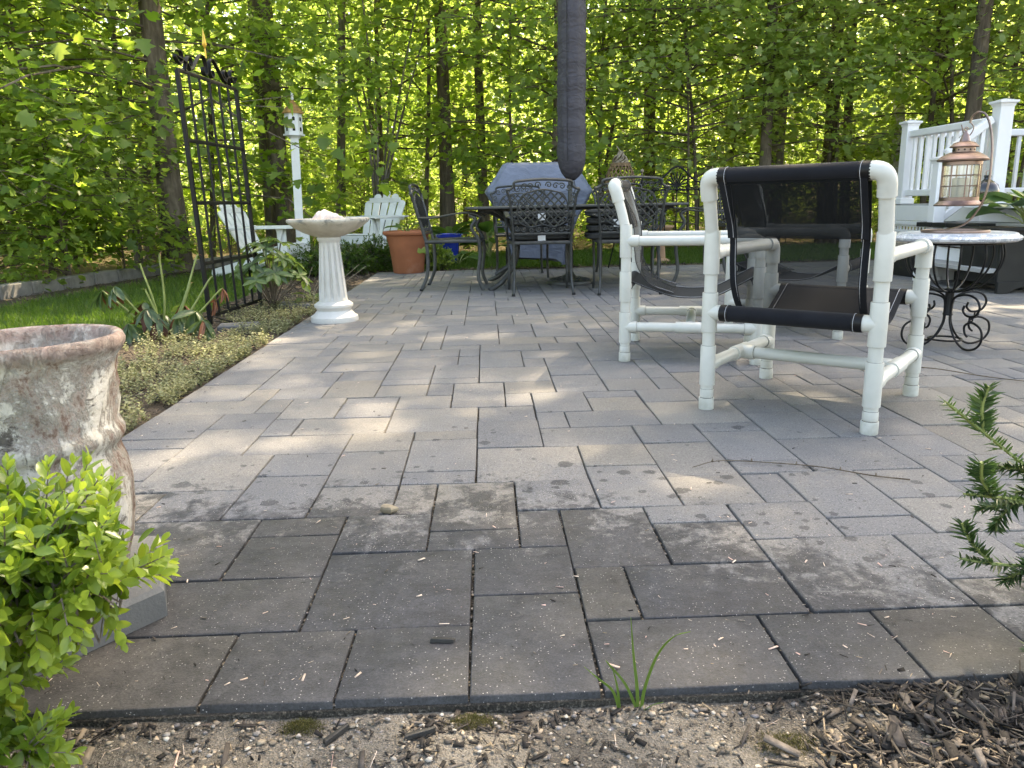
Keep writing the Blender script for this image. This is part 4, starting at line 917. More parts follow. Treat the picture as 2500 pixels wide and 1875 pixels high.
for s in (-1, 1):
    mx = Wt / 2
    P = [(.018, 1.66), (.030, 1.645), (.050, 1.655), (.058, 1.69), (.040, 1.735), (.0, 1.725), (-.008, 1.68)]
    left = spiral((.045, 1.69), .018, .055, 4.2, -1.15, 14) + [(.14, 1.66), (.17, 1.622)]
    q = [(p.x, p.y) for p in spline([(x, z, 0) for x, z in left[4:]], 2)]; scroll([(mx + s * (x - mx), z) for x, z in q])
    c2 = [(.17, 1.622), (.22, 1.64), (.29, 1.70), (.355, 1.745), (.405, 1.73), (.425, 1.68), (.415, 1.635), (.385, 1.625), (.368, 1.65), (.38, 1.672)]
    scroll([(mx + s * (x - mx), z) for x, z in [(p.x, p.y) for p in spline([(x, z, 0) for x, z in c2], 4)]])
    c3 = [(.10, 1.61), (.13, 1.66), (.165, 1.70), (.20, 1.69), (.20, 1.66), (.178, 1.655)]
    scroll([(mx + s * (x - mx), z) for x, z in [(p.x, p.y) for p in spline([(x, z, 0) for x, z in c3], 4)]])
b = MB(); b.tube([(Wt / 2, 0, 1.74), (Wt / 2, 0, 1.80)], .006, 8); b.lathe([(.004, 1.80), (.016, 1.825), (.011, 1.86), (.0008, 1.93)], 8, (Wt / 2, 0, 0)); b.build('finial', M['brass'], tr_)
for k, (x, y, a, s) in enumerate(((-1.62, 5.02, .2, .17), (-1.52, 6.1, -.1, .2), (-2.1, 5.25, .5, .15))):
    b = MB(); b.box((0, 0, 0), (s * 1.5, s, .05)); o = b.build('stepping_stone', M['concrete'], None, bevel=.01); o.location = (x, y, -.006); o.rotation_euler = (0, 0, a)
    tag(o, ('small grey slab under the near right foot of the trellis', 'small grey slab by the far foot of the trellis', 'small grey slab under the near left foot of the trellis')[k], 'slab', 'grey slabs under the trellis')

# ------------------------------------------------------------------ birdhouse on a post
bh = empty('birdhouse', (-2.36, 10.0, -.03), 0, 'white six-sided birdhouse with shingled roof on a tall white post', 'birdhouse'); bh.rotation_euler = (0, R(1.4), R(14))
b = MB(); b.box((0, 0, .82), (.10, .10, 1.64)); b.build('post', M['white'], bh, bevel=.006)
b = MB(); b.lathe([(.06, 1.60), (.085, 1.63), (.13, 1.635), (.13, 1.655)], 6); b.build('collar', M['white'], bh, smooth=False)
b = MB(); b.lathe([(.108, 1.655), (.104, 1.90)], 6); hs = b.build('house', M['white'], bh, smooth=False)
M['hole'] = simple('dark_hole', (.006, .006, .006), .9, bump=0)
for k in range(6):
    a = math.pi / 6 + k * math.pi / 3; d = Vector((math.cos(a), math.sin(a), 0)); t = Vector((-math.sin(a), math.cos(a), 0))
    for z in (1.71, 1.83):
        c = d * (.0935 if z < 1.8 else .0915); poly = [(-.016, -.022), (.016, -.022)] + [(.016 * math.cos(q), .008 + .016 * math.sin(q)) for q in [i * math.pi / 8 for i in range(9)]]
        b = MB(); b.prism(poly, c + Vector((0, 0, z)), t, (0, 0, 1), .004); b.build('nest_hole', M['hole'], hs, smooth=False)
b = MB()
for i in range(6):
    r0 = .135 - i * .021; z0 = 1.895 + i * .027; b.lathe([(r0, z0), (r0 - .024, z0 + .036)], 6, cap0=True, cap1=(i == 5))
b.build('roof', M['wood_shingle'], bh, smooth=False)
b = MB(); b.lathe([(.012, 2.05), (.02, 2.075), (.014, 2.09), (.022, 2.105), (.012, 2.12), (.016, 2.135), (.006, 2.15), (.001, 2.19)], 10); b.build('finial', M['white'], bh)

# ------------------------------------------------------------------ white slatted garden armchairs
def make_adirondack(loc, rz, label):
    e = empty('garden_armchair', loc, rz, label, 'chair', 'white slatted garden armchairs')    # faces +y
    b0 = Vector((0, -.16, .22)); up = Vector((0, -.42, .78)).normalized()
    for k in range(-2, 3):
        L = .74 - .045 * abs(k) ** 1.6; w0, w1 = .078, .098; n = 8
        poly = [(-w0 / 2, 0), (w0 / 2, 0), (w1 / 2, L - .04)] + [(w1 / 2 * math.cos(a), L - .04 + .045 * math.sin(a)) for a in [math.pi * i / n for i in range(1, n)]] + [(-w1 / 2, L - .04)]
        b = MB(); fan = R(-3.2 * k); ex = Vector((math.cos(fan), 0, 0)) + up * math.sin(fan); ey = up * math.cos(fan) + Vector((-math.sin(fan), 0, 0))
        b.prism(poly, b0 + Vector((k * .088, 0, 0)), ex, ey, .018); b.build('back_slat', M['white'], e, bevel=.003)
    for k in range(6):
        y = -.14 + k * .088; z = .235 + (y + .14) * .27; b = MB(); b.box((0, y, z), (.52, .078, .019), Matrix.Rotation(R(15), 3, 'X')); b.build('seat_slat', M['white'], e, bevel=.003)
    for s in (-1, 1):
        b = MB(); b.prism([(-.10, .545), (.52, .545), (.545, .555), (.545, .567), (-.30, .567), (-.30, .552)], (s * .325, 0, 0), (0, 1, 0), (0, 0, 1), .13); b.build('arm', M['white'], e, bevel=.003)
        b = MB(); b.box((s * .285, .34, .27), (.022, .11, .55)); b.build('front_leg', M['white'], e, bevel=.003)
        b = MB(); b.prism([(.38, .345), (.38, .235), (-.55, -.0), (-.62, .0), (-.60, .085), (-.10, .215)], (s * .262, 0, 0), (0, 1, 0), (0, 0, 1), .022); b.build('side_rail', M['white'], e, bevel=.003)
        b = MB(); b.prism([(.29, .545), (.39, .545), (.33, .40)], (s * .315, 0, 0), (0, 1, 0), (0, 0, 1), .02); b.build('arm_bracket', M['white'], e, bevel=.002)
    for z, y in ((.545, -.325), (.76, -.43)): b = MB(); b.box((0, y, z), (.62 if z < .6 else .44, .022, .06)); b.build('back_rail', M['white'], e, bevel=.003)
    b = MB(); b.box((0, .385, .30), (.54, .02, .10)); b.build('front_rail', M['white'], e, bevel=.003)
    return e
a1 = make_adirondack((-2.58, 9.35, -.03), R(-90 - 14), 'white slatted garden armchair in side view behind the trellis')
a2 = dup(a1, (-1.60, 10.9, -.03), R(180 - 22), 'white slatted garden armchair facing the viewer left of the terracotta pot', scale=1.12)

# ------------------------------------------------------------------ pots
pe = empty('terracotta_pot', (-.885, 8.85, 0), 0, 'large terracotta pot with thick rim at the far corner of the patio', 'pot')
b = MB(); b.lathe([(.165, 0), (.172, .012), (.205, .30), (.21, .31), (.213, .32), (.235, .415), (.262, .425), (.27, .44), (.27, .452), (.262, .465), (.245, .468), (.235, .455), (.225, .40), (.0, .39)], 48, cap1=False); b.build('body', M['terracotta'], pe)
b = MB(); b.lathe([(.226, .40), (.10, .412), (0.001, .415)], 24, cap0=False); b.build('soil', M['dark_soil'], pe)
bp_ = empty('blue_pot', (-.50, 10.6, -.03), 0, 'cobalt blue glazed pot behind the left dining chair', 'pot')
b = MB(); b.lathe([(.14, 0), (.15, .01), (.19, .36), (.195, .38), (.235, .385), (.238, .43), (.215, .432), (.19, .40), (0, .39)], 40, cap1=False, fn=lambda r, z, a: r * (1 + .012 * math.cos(a * 12))); b.build('body', M['blue_glaze'], bp_)
b = MB(); b.lathe([(.2, .40), (.001, .41)], 20, cap0=False); b.build('soil', M['dark_soil'], bp_)
sb = empty('small_birdbath', (2.2, 9.75, -.03), 0, 'small clay birdbath on the grass behind the dining chairs', 'birdbath')
b = MB(); b.lathe([(.12, 0), (.12, .03), (.06, .06), (.05, .2), (.06, .36), (.075, .385)], 28); b.build('pedestal', M['terra_pale'], sb)
b = MB(); b.lathe([(.07, .38), (.13, .41), (.155, .44), (.155, .462), (.14, .46), (.0, .425)], 32, cap1=False); b.build('bowl', M['terra_pale'], sb)

bp_.scale = (.78, .78, .9)
# near weathered urn on a square concrete block
ux, uy = -.835, 1.41
pl = MB(); pl.lathe([(.262, 0), (.262, .052), (.254, .060), (.0, .061)], 6, cap1=False); o = pl.build('plinth_block', M['concrete'], None, angle=30); o.location = (-.884, 1.377, 0); o.rotation_euler = (0, 0, R(-7.3)); tag(o, 'grey six-sided concrete block under the weathered urn in the left foreground', 'block')
uh = empty('weathered_urn', (ux, uy, .061), 0, 'large weathered urn with flaking white paint over terracotta, left foreground', 'urn')
def urn_fn(r, z, a):
    f = 0
    if .32 < z < .45: u = (a * 5 / math.pi) % 2 - 1; q = (z - .325) / .125; f = .009 * math.exp(-((q - .15 - .75 * u * u) / .16) ** 2) + .006 * math.exp(-((q - .75 + .3 * u * u) / .12) ** 2) * (abs(u) < .7)       # draped swags
    elif z <= .27: f = .006 * max(0, math.cos(a * 10 + 5 * z)) ** 2 * math.sin(math.pi * min(1, z / .27))
    return r + f + .0035 * fbm((r * math.cos(a) * 4, r * math.sin(a) * 4, z * 4), 3)
b = MB(); b.lathe([(.112, 0), (.120, .012), (.132, .06), (.142, .13), (.145, .19), (.141, .235), (.135, .262), (.134, .272), (.141, .280), (.147, .292), (.147, .304), (.141, .316), (.137, .326), (.139, .36), (.142, .40), (.146, .43), (.152, .450), (.162, .464), (.169, .474), (.171, .484), (.168, .493), (.160, .498), (.150, .494), (.145, .482), (.138, .45), (.132, .40), (.128, .38), (.0, .375)], 96, fn=urn_fn, cap1=False); b.build('body', M['urn'], uh, angle=70)
b = MB(); b.lathe([(.127, .385), (.06, .392), (.001, .39)], 24, cap0=False); b.build('soil', M['dark_soil'], uh)

uh.scale = (.92, .92, .945)
# ------------------------------------------------------------------ wicker basket lantern, iron bench back
we = empty('wicker_lantern', (1.50, 8.72, 0), 0, 'round basket lantern of crossed brown sticks on an iron stand', 'lantern')
prof = [(.10, .74), (.135, .80), (.155, .88), (.158, .95), (.148, 1.02), (.122, 1.09), (.105, 1.115)]
zz = [p[1] for p in prof]; rr_ = [p[0] for p in prof]
for sg in (-1, 1):
    for k in range(18):
        a0 = 2 * math.pi * k / 18; pts = []
        for i in range(10):
            z = .745 + .37 * i / 9; r = float(np.interp(z, zz, rr_)) + .004 * sg; a = a0 + sg * 1.25 * i / 9; pts.append((r * math.cos(a), r * math.sin(a), z))
        MB().tube(pts, .0055, 5).build('stick', M['wicker'], we)
b = MB(); b.lathe([(.100, 1.108), (.110, 1.112), (.111, 1.145), (.10, 1.148)], 32); b.build('collar', M['wicker'], we)
b = MB(); b.lathe([(.105, .735), (.105, .755), (.0, .756)], 28, cap1=False); b.build('floor', M['wicker'], we)
b = MB(); rd = random.Random(4)
for k in range(34):
    a = rd.random() * 6.28; r0 = .10 * (.6 + .4 * rd.random()); b.tube(spline([(r0 * math.cos(a), r0 * math.sin(a), 1.146), (r0 * .8 * math.cos(a + .9), r0 * .8 * math.sin(a + .9), 1.19 + .02 * rd.random()), (.03 * math.cos(a + 1.8), .03 * math.sin(a + 1.8), 1.235 + .02 * rd.random()), (rd.uniform(-.02, .02), rd.uniform(-.02, .02), 1.27)], 3), .006, 4)
b.build('twisted_vines', M['twine'], we)
b = MB(); b.tube(spline([(.02, 0, 1.25), (-.02, 0, 1.29), (-.045, 0, 1.33)], 3), [.012, .010, .009, .008, .007, .006, .004], 5); b.build('stem', M['twine'], we)
b = MB()
for k in range(3):
    a = k * 2.094 + .4; b.tube(spline([(.09 * math.cos(a), .09 * math.sin(a), .735), (.05 * math.cos(a), .05 * math.sin(a), .4), (.14 * math.cos(a), .14 * math.sin(a), 0)], 5), .008, 6)
b.tube([(.10 * math.cos(a), .10 * math.sin(a), .73) for a in [i * 6.283 / 24 for i in range(24)]], .008, 6, closed=True); b.build('iron_stand', M['iron'], we)

ib = empty('iron_headboard', (2.21, 9.05, -.02), R(-3), 'dark wrought iron bed-head style panel with arched palmette top', 'ornament')
for s in (-1, 1):
    b = MB(); b.tube([(s * .40, 0, 0), (s * .40, 0, 1.05)], .013, 8); p_ = b.build('post', M['iron'], ib)
    b = MB(); b.ball((s * .40, 0, 1.09), .022); b.lathe([(.006, 1.04), (.012, 1.055), (.006, 1.07)], 8, (s * .40, 0, 0)); b.build('ball_finial', M['twine'], p_)
    b = MB(); b.ball((s * .40, 0, .965), .024); b.build('knuckle', M['iron'], p_)
arch = spline([(-.40, 0, .965), (-.30, 0, .955), (-.22, 0, .965), (-.14, 0, 1.03), (-.07, 0, 1.10), (0, 0, 1.13), (.07, 0, 1.10), (.14, 0, 1.03), (.22, 0, .965), (.30, 0, .955), (.40, 0, .965)], 4)
MB().tube(arch, .012, 8).build('arch_bar', M['iron'], ib)
for z in (.875, .40): MB().tube([(-.40, 0, z), (.40, 0, z)], .009, 8).build('cross_bar', M['iron'], ib)
for x in (-.26, -.13, 0, .13, .26):
    b = MB(); b.tube([(x, 0, .40), (x, 0, .875)], .008, 8); u = b.build('upright_bar', M['iron'], ib)
    b = MB(); b.ball((x, 0, .875), .022); b.build('knuckle', M['iron'], u)
for k in range(9):
    a = R(90 + (k - 4) * 17); L = .20 - .012 * abs(k - 4); b = MB()
    b.tube(spline([(0, 0, .90), (.35 * L * math.cos(a), 0, .90 + .45 * L * math.sin(a)), (.8 * L * math.cos(a), 0, .90 + .85 * L * math.sin(a)), (1.0 * L * math.cos(a), 0, .90 + .88 * L * math.sin(a) - .01 * abs(k - 4))], 3), [.005, .006, .007, .008, .009, .010, .009, .008, .007, .005], 6); b.build('palmette_leaf', M['iron'], ib)
for s in (-1, 1):
    for c, r, a, t in (((s * .055, .90), .035, 1.5, 1.2), ((s * .12, .905), .030, .6, -1.2)):
        b = MB(); b.tube([(x, 0, z) for x, z in spiral(c, r, r * .2, a, t * s, 16)], .006, 5); b.build('scroll', M['iron'], ib)
# ------------------------------------------------------------------ marble bistro table with hanging lantern
mt = empty('bistro_table', (2.305, 3.76, 0), 0, 'round white marble bistro table on a scrolled black iron base', 'table')
b = MB(); b.lathe([(.0, .522), (.262, .522), (.276, .530), (.280, .541), (.272, .550), (.262, .553), (.258, .560), (.250, .563), (.0, .564)], 64, cap0=False, cap1=False); b.build('marble_top', M['marble'], mt)
b = MB(); b.tube([(.205 * math.cos(a), .205 * math.sin(a), .515) for a in [i * 6.2832 / 40 for i in range(40)]], .006, 6, closed=True); b.build('top_ring', M['iron'], mt)
for k in range(12):
    a = 2 * math.pi * k / 12 + .1; c, s = math.cos(a), math.sin(a)
    MB().tube([(r * c, r * s, z) for r, z in [(p.x, p.y) for p in spline([(.205, .515, 0), (.215, .45, 0), (.195, .38, 0), (.14, .315, 0), (.07, .282, 0), (.018, .272, 0)], 4)]], .0052, 6).build('basket_bar', M['iron'], mt)
MB().lathe([(.022, .155), (.024, .16), (.020, .17), (.020, .27), (.026, .275), (.026, .285), (.02, .288)], 14).build('hub', M['iron'], mt)
for k in range(4):
    a = 2 * math.pi * k / 4 + .12; c, s = math.cos(a), math.sin(a)
    for pts in ([(.018, .268), (.05, .262), (.02, .2), (.022, .12), (.05, .045), (.10, .006), (.155, .018), (.183, .06), (.175, .115), (.13, .14), (.095, .12), (.098, .085), (.112, .068)], [(.018, .20), (.035, .245), (.085, .268), (.138, .255), (.158, .215), (.14, .175), (.10, .168), (.078, .19), (.082, .215)]):
        if len(pts) > 9: pts = [pts[0]] + pts[2:]
        MB().tube([(r * c, r * s, z) for r, z in [(p.x, p.y) for p in spline([(x * (1.32 if x > .04 else 1), z, 0) for x, z in pts], 5)]], .0055, 7).build('scroll', M['iron'], mt)
    MB().tube([((.161 + .011 * math.cos(q)) * c, (.161 + .011 * math.cos(q)) * s, .155 + .011 * math.sin(q)) for q in [i * 6.2832 / 14 for i in range(14)]], .004, 5, closed=True).build('link_ring', M['iron'], mt)
MB().tube([(.075 * math.cos(a), .075 * math.sin(a), .035) for a in [i * 6.2832 / 30 for i in range(30)]], .005, 6, closed=True).build('foot_ring', M['iron'], mt)

ZT = .564
hk = empty('lantern_hook', (2.285, 3.74, ZT), R(-28), 'curved copper shepherd hook stand on the marble table', 'stand')
b = MB(); b.tube([(.145 * math.cos(a), .145 * math.sin(a), .005) for a in [i * 6.2832 / 48 for i in range(48)]], [(.008, .004)] * 48, 6, closed=True, flat=(0, 0, 1)); b.build('base_ring', M['copper'], hk)
pts = spline([(-.145, 0, .008), (-.06, -.05, .012), (.03, -.07, .04), (.085, -.085, .12), (.108, -.09, .22), (.11, -.08, .34), (.10, -.06, .45), (.075, -.035, .53), (.045, -.015, .552), (.02, -.002, .535), (.012, 0, .505)], 6)
b = MB(); b.tube(pts, [(.011, .005)] * len(pts), 6, flat=(0, 1, 0)); b.build('hook_bar', M['copper'], hk)
b = MB(); b.tube(spline([(.012, 0, .512), (.03, 0, .485), (.02, 0, .455), (0, 0, .44), (-.012, 0, .47), (-.022, 0, .50)], 5), .0025, 6); b.build('s_hook', M['copper'], hk)
ln = empty('copper_lantern', (2.285, 3.74, ZT + .125), R(-28), 'copper lantern with glass panes hanging from the hook over the marble table', 'lantern', scale=(.93, .93, 1.03))
L0 = 0.0
b = MB(); b.lathe([(.112, .0), (.114, .006), (.100, .016), (.092, .024), (.092, .040), (.0, .041)], 40, cap1=False); b.build('base', M['copper'], ln)
b = MB(); b.lathe([(.092, .185), (.092, .199), (.118, .203), (.119, .209), (.105, .222), (.080, .235), (.062, .242)], 40); b.build('lower_roof', M['copper'], ln)
b = MB(); b.lathe([(.052, .24), (.052, .264)], 32); v = b.build('vent_band', M['copper'], ln)
for k in range(12):
    a = k * 6.2832 / 12; d = Vector((math.cos(a), math.sin(a), 0)); b = MB(); b.tube([d * .0515 + Vector((0, 0, .252)), d * .053 + Vector((0, 0, .252))], .004, 8); b.build('vent_hole', M['hole'], v)
b = MB(); b.lathe([(.066, .263), (.067, .267), (.05, .283), (.026, .290), (.022, .30), (.016, .318), (.008, .328), (.006, .336), (.0, .338)], 36, cap1=False); b.build('upper_roof', M['copper'], ln)
MB().tube([(.008 * math.cos(q), 0, .344 + .008 * math.sin(q)) for q in [i * 6.2832 / 14 for i in range(14)]], .002, 5, closed=True).build('hanging_ring', M['copper'], ln)
b = MB(); b.lathe([(.084, .042), (.084, .184)], 48, cap0=False, cap1=False); b.build('glass_cylinder', M['glass'], ln)
for k in range(8):
    a = k * 6.2832 / 8 + .2; x, y = .088 * math.cos(a), .088 * math.sin(a); MB().tube([(x, y, .04), (x, y, .186)], .0034 if k % 4 else .006, 6).build('upright_bar', M['copper'], ln)
for z in (.09, .138): MB().tube([(.088 * math.cos(a), .088 * math.sin(a), z) for a in [i * 6.2832 / 40 for i in range(40)]], .0022, 5, closed=True).build('glazing_ring', M['copper'], ln)
b = MB(); b.lathe([(.034, .041), (.036, .044), (.036, .128), (.03, .132), (.0, .126)], 24, cap1=False); cd = b.build('pillar_candle', M['candle'], None); cd.location = (2.285, 3.74, ZT + .125); tag(cd, 'cream pillar candle inside the copper lantern', 'candle')

# ------------------------------------------------------------------ low black trestle table, planter with hosta, jug
pt = empty('trestle_table', (4.47, 6.60, 0), R(8), 'low black wooden trestle table in front of the deck', 'table')
for k in range(4): b = MB(); b.box((.0, -.285 + k * .19, .485), (1.15, .18, .04)); b.build('top_plank', M['black_wood'], pt, bevel=.005)
for x in (-.25, .40):
    b = MB(); b.box((x, 0, .27), (.13, .11, .40)); b.build('trestle_post', M['black_wood'], pt, bevel=.006)
    b = MB(); b.prism([(-.34, .0), (.34, .0), (.34, .03), (.14, .085), (-.14, .085), (-.34, .03)], (x, 0, 0), (0, 1, 0), (0, 0, 1), .12); b.build('foot', M['black_wood'], pt, bevel=.004)
    b = MB(); b.box((x, 0, .445), (.10, .62, .05)); b.build('batten', M['black_wood'], pt, bevel=.004)
b = MB(); b.box((.07, 0, .2), (.7, .05, .09)); b.build('stretcher', M['black_wood'], pt, bevel=.004)
bn = empty('bench', (4.35, 7.25, 0), R(8), 'weathered wooden bench behind the low black table', 'bench')
for k in range(3): b = MB(); b.box((0, -.12 + k * .11, .30), (1.1, .10, .03)); b.build('seat_plank', M['twine'], bn, bevel=.004)
for x in (-.42, .42): b = MB(); b.box((x, 0, .142), (.06, .30, .284)); b.build('leg', M['black_wood'], bn, bevel=.004)
pb = empty('planter_box', (4.18, 5.95, 0), R(6), 'black wooden planter box with arched feet at the right edge', 'planter')
b = MB(); b.box((0, -.2, .27), (.72, .03, .40)); b.box((0, .2, .27), (.72, .03, .40)); b.box((-.345, 0, .27), (.03, .37, .40)); b.box((.345, 0, .27), (.03, .37, .40)); b.build('box', M['black_wood'], pb, bevel=.004)
b = MB(); b.box((0, 0, .475), (.78, .47, .022)); b.build('rim', M['black_wood'], pb, bevel=.004)
for y in (-.217, .217):
    poly = [(-.36, 0), (-.27, 0)] + [(-.27 + .54 * t, .055 * math.sin(math.pi * t) ** .5) for t in [i / 10 for i in range(1, 10)]] + [(.27, 0), (.36, 0), (.36, .09), (-.36, .09)]
    b = MB(); b.prism(poly, (0, y, 0), (1, 0, 0), (0, 0, 1), .03); b.build('arched_foot', M['black_wood'], pb, bevel=.003)
b = MB(); b.box((0, 0, .478), (.66, .36, .02)); b.build('soil', M['dark_soil'], pb)
jg = empty('glazed_jug', (4.23, 6.55, .655), R(20), 'black glazed bottle shaped jug with small handle on the step by the deck post', 'jug')
b = MB(); b.lathe([(.07, 0), (.078, .01), (.095, .06), (.098, .11), (.085, .155), (.05, .185), (.028, .20), (.024, .215), (.03, .225), (.026, .235), (.0, .236)], 32, cap1=False); b.build('body', M['black_glaze'], jg)
b = MB(); b.tube(spline([(-.02, 0, .235), (-.022, 0, .262), (0, 0, .272), (.022, 0, .262), (.02, 0, .235)], 4), .004, 6); b.build('handle', M['copper'], jg)

# ------------------------------------------------------------------ white vinyl deck with stairs
dk = empty('deck', (4.40, 6.8, 0), 0, 'raised white vinyl deck with railing, lattice skirt and stair rail at the right', 'deck')
M['deck_board'] = simple('deck_board', (.34, .34, .33), .7, 0, .12, 6, .3, 60, .3)
for k in range(14): b = MB(); b.box((-.03 + .07 + k * .142, -.05, .635), (.136, 3.15, .025)); b.build('floor_board', M['deck_board'], dk, bevel=.004)
b = MB(); b.box((-.055, .70, .56), (.03, 1.66, .15)); b.box((1.0, 1.53, .56), (2.1, .03, .15)); b.box((-.055, -.8, .56), (.03, 1.34, .15)); b.build('fascia', M['vinyl'], dk, bevel=.004)
b = MB()
b.box((-.06, .70, .462), (.025, 1.66, .04)); b.box((-.06, .70, .045), (.025, 1.66, .05)); b.box((-.06, 1.515, .23), (.026, .06, .38)); b.box((-.06, -.10, .25), (.026, .06, .38)); b.build('skirt_frame', M['vinyl'], dk, bevel=.003)
for k in range(26):
    y = -.04 + k * .06; b = MB(); b.box((-.048, y, .26), (.006, .026, .40)); b.build('lattice_slat', M['vinyl'], dk)
for k in range(7):
    z = .09 + k * .058; b = MB(); b.box((-.055, .70, z), (.006, 1.58, .026)); b.build('lattice_slat', M['vinyl'], dk)
def deck_post(x, y, z0, z1, nm='post', w=.118):
    b = MB(); b.box((x, y, (z0 + z1) / 2), (w, w, z1 - z0)); p = b.build(nm, M['vinyl'], dk, bevel=.006)
    b = MB(); b.lathe([(w * .74, z1 - .03), (w * .80, z1 - .01), (w * .98, z1 + .0), (w * .98, z1 + .016), (w * .1, z1 + .035)], 4, (x, y, 0)); o = b.build('post_cap', M['vinyl'], p, smooth=False)
    me = o.data
    for v in me.vertices:
        dx, dy = v.co.x - x, v.co.y - y; c = math.cos(math.pi / 4); v.co.x, v.co.y = x + dx * c - dy * c, y + dx * c + dy * c
    b = MB(); b.box((x, y, z0 + .03), (w + .03, w + .03, .06)); b.build('post_skirt', M['vinyl'], p, bevel=.008)
deck_post(.03, 1.42, .648, 1.46); deck_post(.06, 0.0, .648, 1.49); deck_post(1.9, 1.42, .648, 1.46)
deck_post(-.45, -.03, -.02, 1.03, 'newel_post', .10)
def rail(p, q, nm, w=.055, h=.065):
    b = MB(); b.bar(p, q, w, h); b.build(nm, M['vinyl'], dk, bevel=.012)
rail((.03, .06, 1.35), (.03, 1.36, 1.35), 'top_rail', .075, .07); rail((.03, .06, .76), (.03, 1.36, .76), 'bottom_rail')
rail((.09, 1.42, 1.35), (1.84, 1.42, 1.35), 'top_rail', .075, .07); rail((.09, 1.42, .76), (1.84, 1.42, .76), 'bottom_rail')
for k in range(11): y = .06 + 1.30 * (k + .5) / 11; b = MB(); b.box((.03, y, 1.05), (.034, .034, .54)); b.build('baluster', M['vinyl'], dk, bevel=.003)
for k in range(15): x = .09 + 1.75 * (k + .5) / 15; b = MB(); b.box((x, 1.42, 1.05), (.034, .034, .54)); b.build('baluster', M['vinyl'], dk, bevel=.003)
rail((-.04, -.01, 1.36), (-.41, -.025, 1.08), 'stair_rail', .07, .07); rail((-.04, -.01, .80), (-.41, -.025, .53), 'stair_bottom_rail')
for k in range(3): t = (k + .6) / 3.3; x = -.04 - .37 * t; z = 1.36 - .28 * t; b = MB(); b.box((x, -.015, z - .28), (.034, .034, .54)); b.build('stair_baluster', M['vinyl'], dk, bevel=.003)
for k in range(3): b = MB(); b.box((-.18 - .17 * k, -.58, .49 - .16 * k), (.25, 1.0, .035)); b.build('stair_tread', M['deck_board'], dk, bevel=.005); b = MB(); b.box((-.085 - .17 * k, -.58, .55 - .16 * k), (.02, 1.0, .13)); b.build('riser', M['vinyl'], dk)
b = MB(); b.prism([(-.07, .0), (-.07, .60), (-.62, .16), (-.62, 0)], (0, -.065, 0), (1, 0, 0), (0, 0, 1), .025); b.build('stringer', M['vinyl'], dk, bevel=.003)
b = MB(); b.box((-.15, -.42, .637), (.22, .60, .028)); b.build('landing_ledge', M['vinyl'], dk, bevel=.005)
bc = empty('blue_deck_chair', (5.6, 7.55, .648), R(75), 'navy blue folding chair on the deck behind the railing', 'chair')
M['navy'] = simple('navy_fabric', (.012, .035, .11), .8, 0, .2, 20, .2, 200, .2)
b = MB(); b.prism([(-.24, .38), (.24, .38), (.24, .95), (-.24, .95)], (0, -.2, 0), (1, 0, 0), (0, -.15, 1), .02); b.build('backrest', M['navy'], bc, bevel=.008)
b = MB(); b.box((0, .02, .40), (.48, .44, .02)); b.build('seat', M['navy'], bc, bevel=.008)
for s in (-1, 1):
    MB().tube([(s * .25, -.28, 0), (s * .25, .22, .58)], .012, 8).build('leg', M['iron'], bc); MB().tube([(s * .25, .25, 0), (s * .25, -.22, .45), (s * .25, -.30, .95)], .012, 8).build('leg', M['iron'], bc)
    b = MB(); b.box((s * .26, 0, .59), (.05, .46, .025)); b.build('arm', M['iron'], bc, bevel=.005)
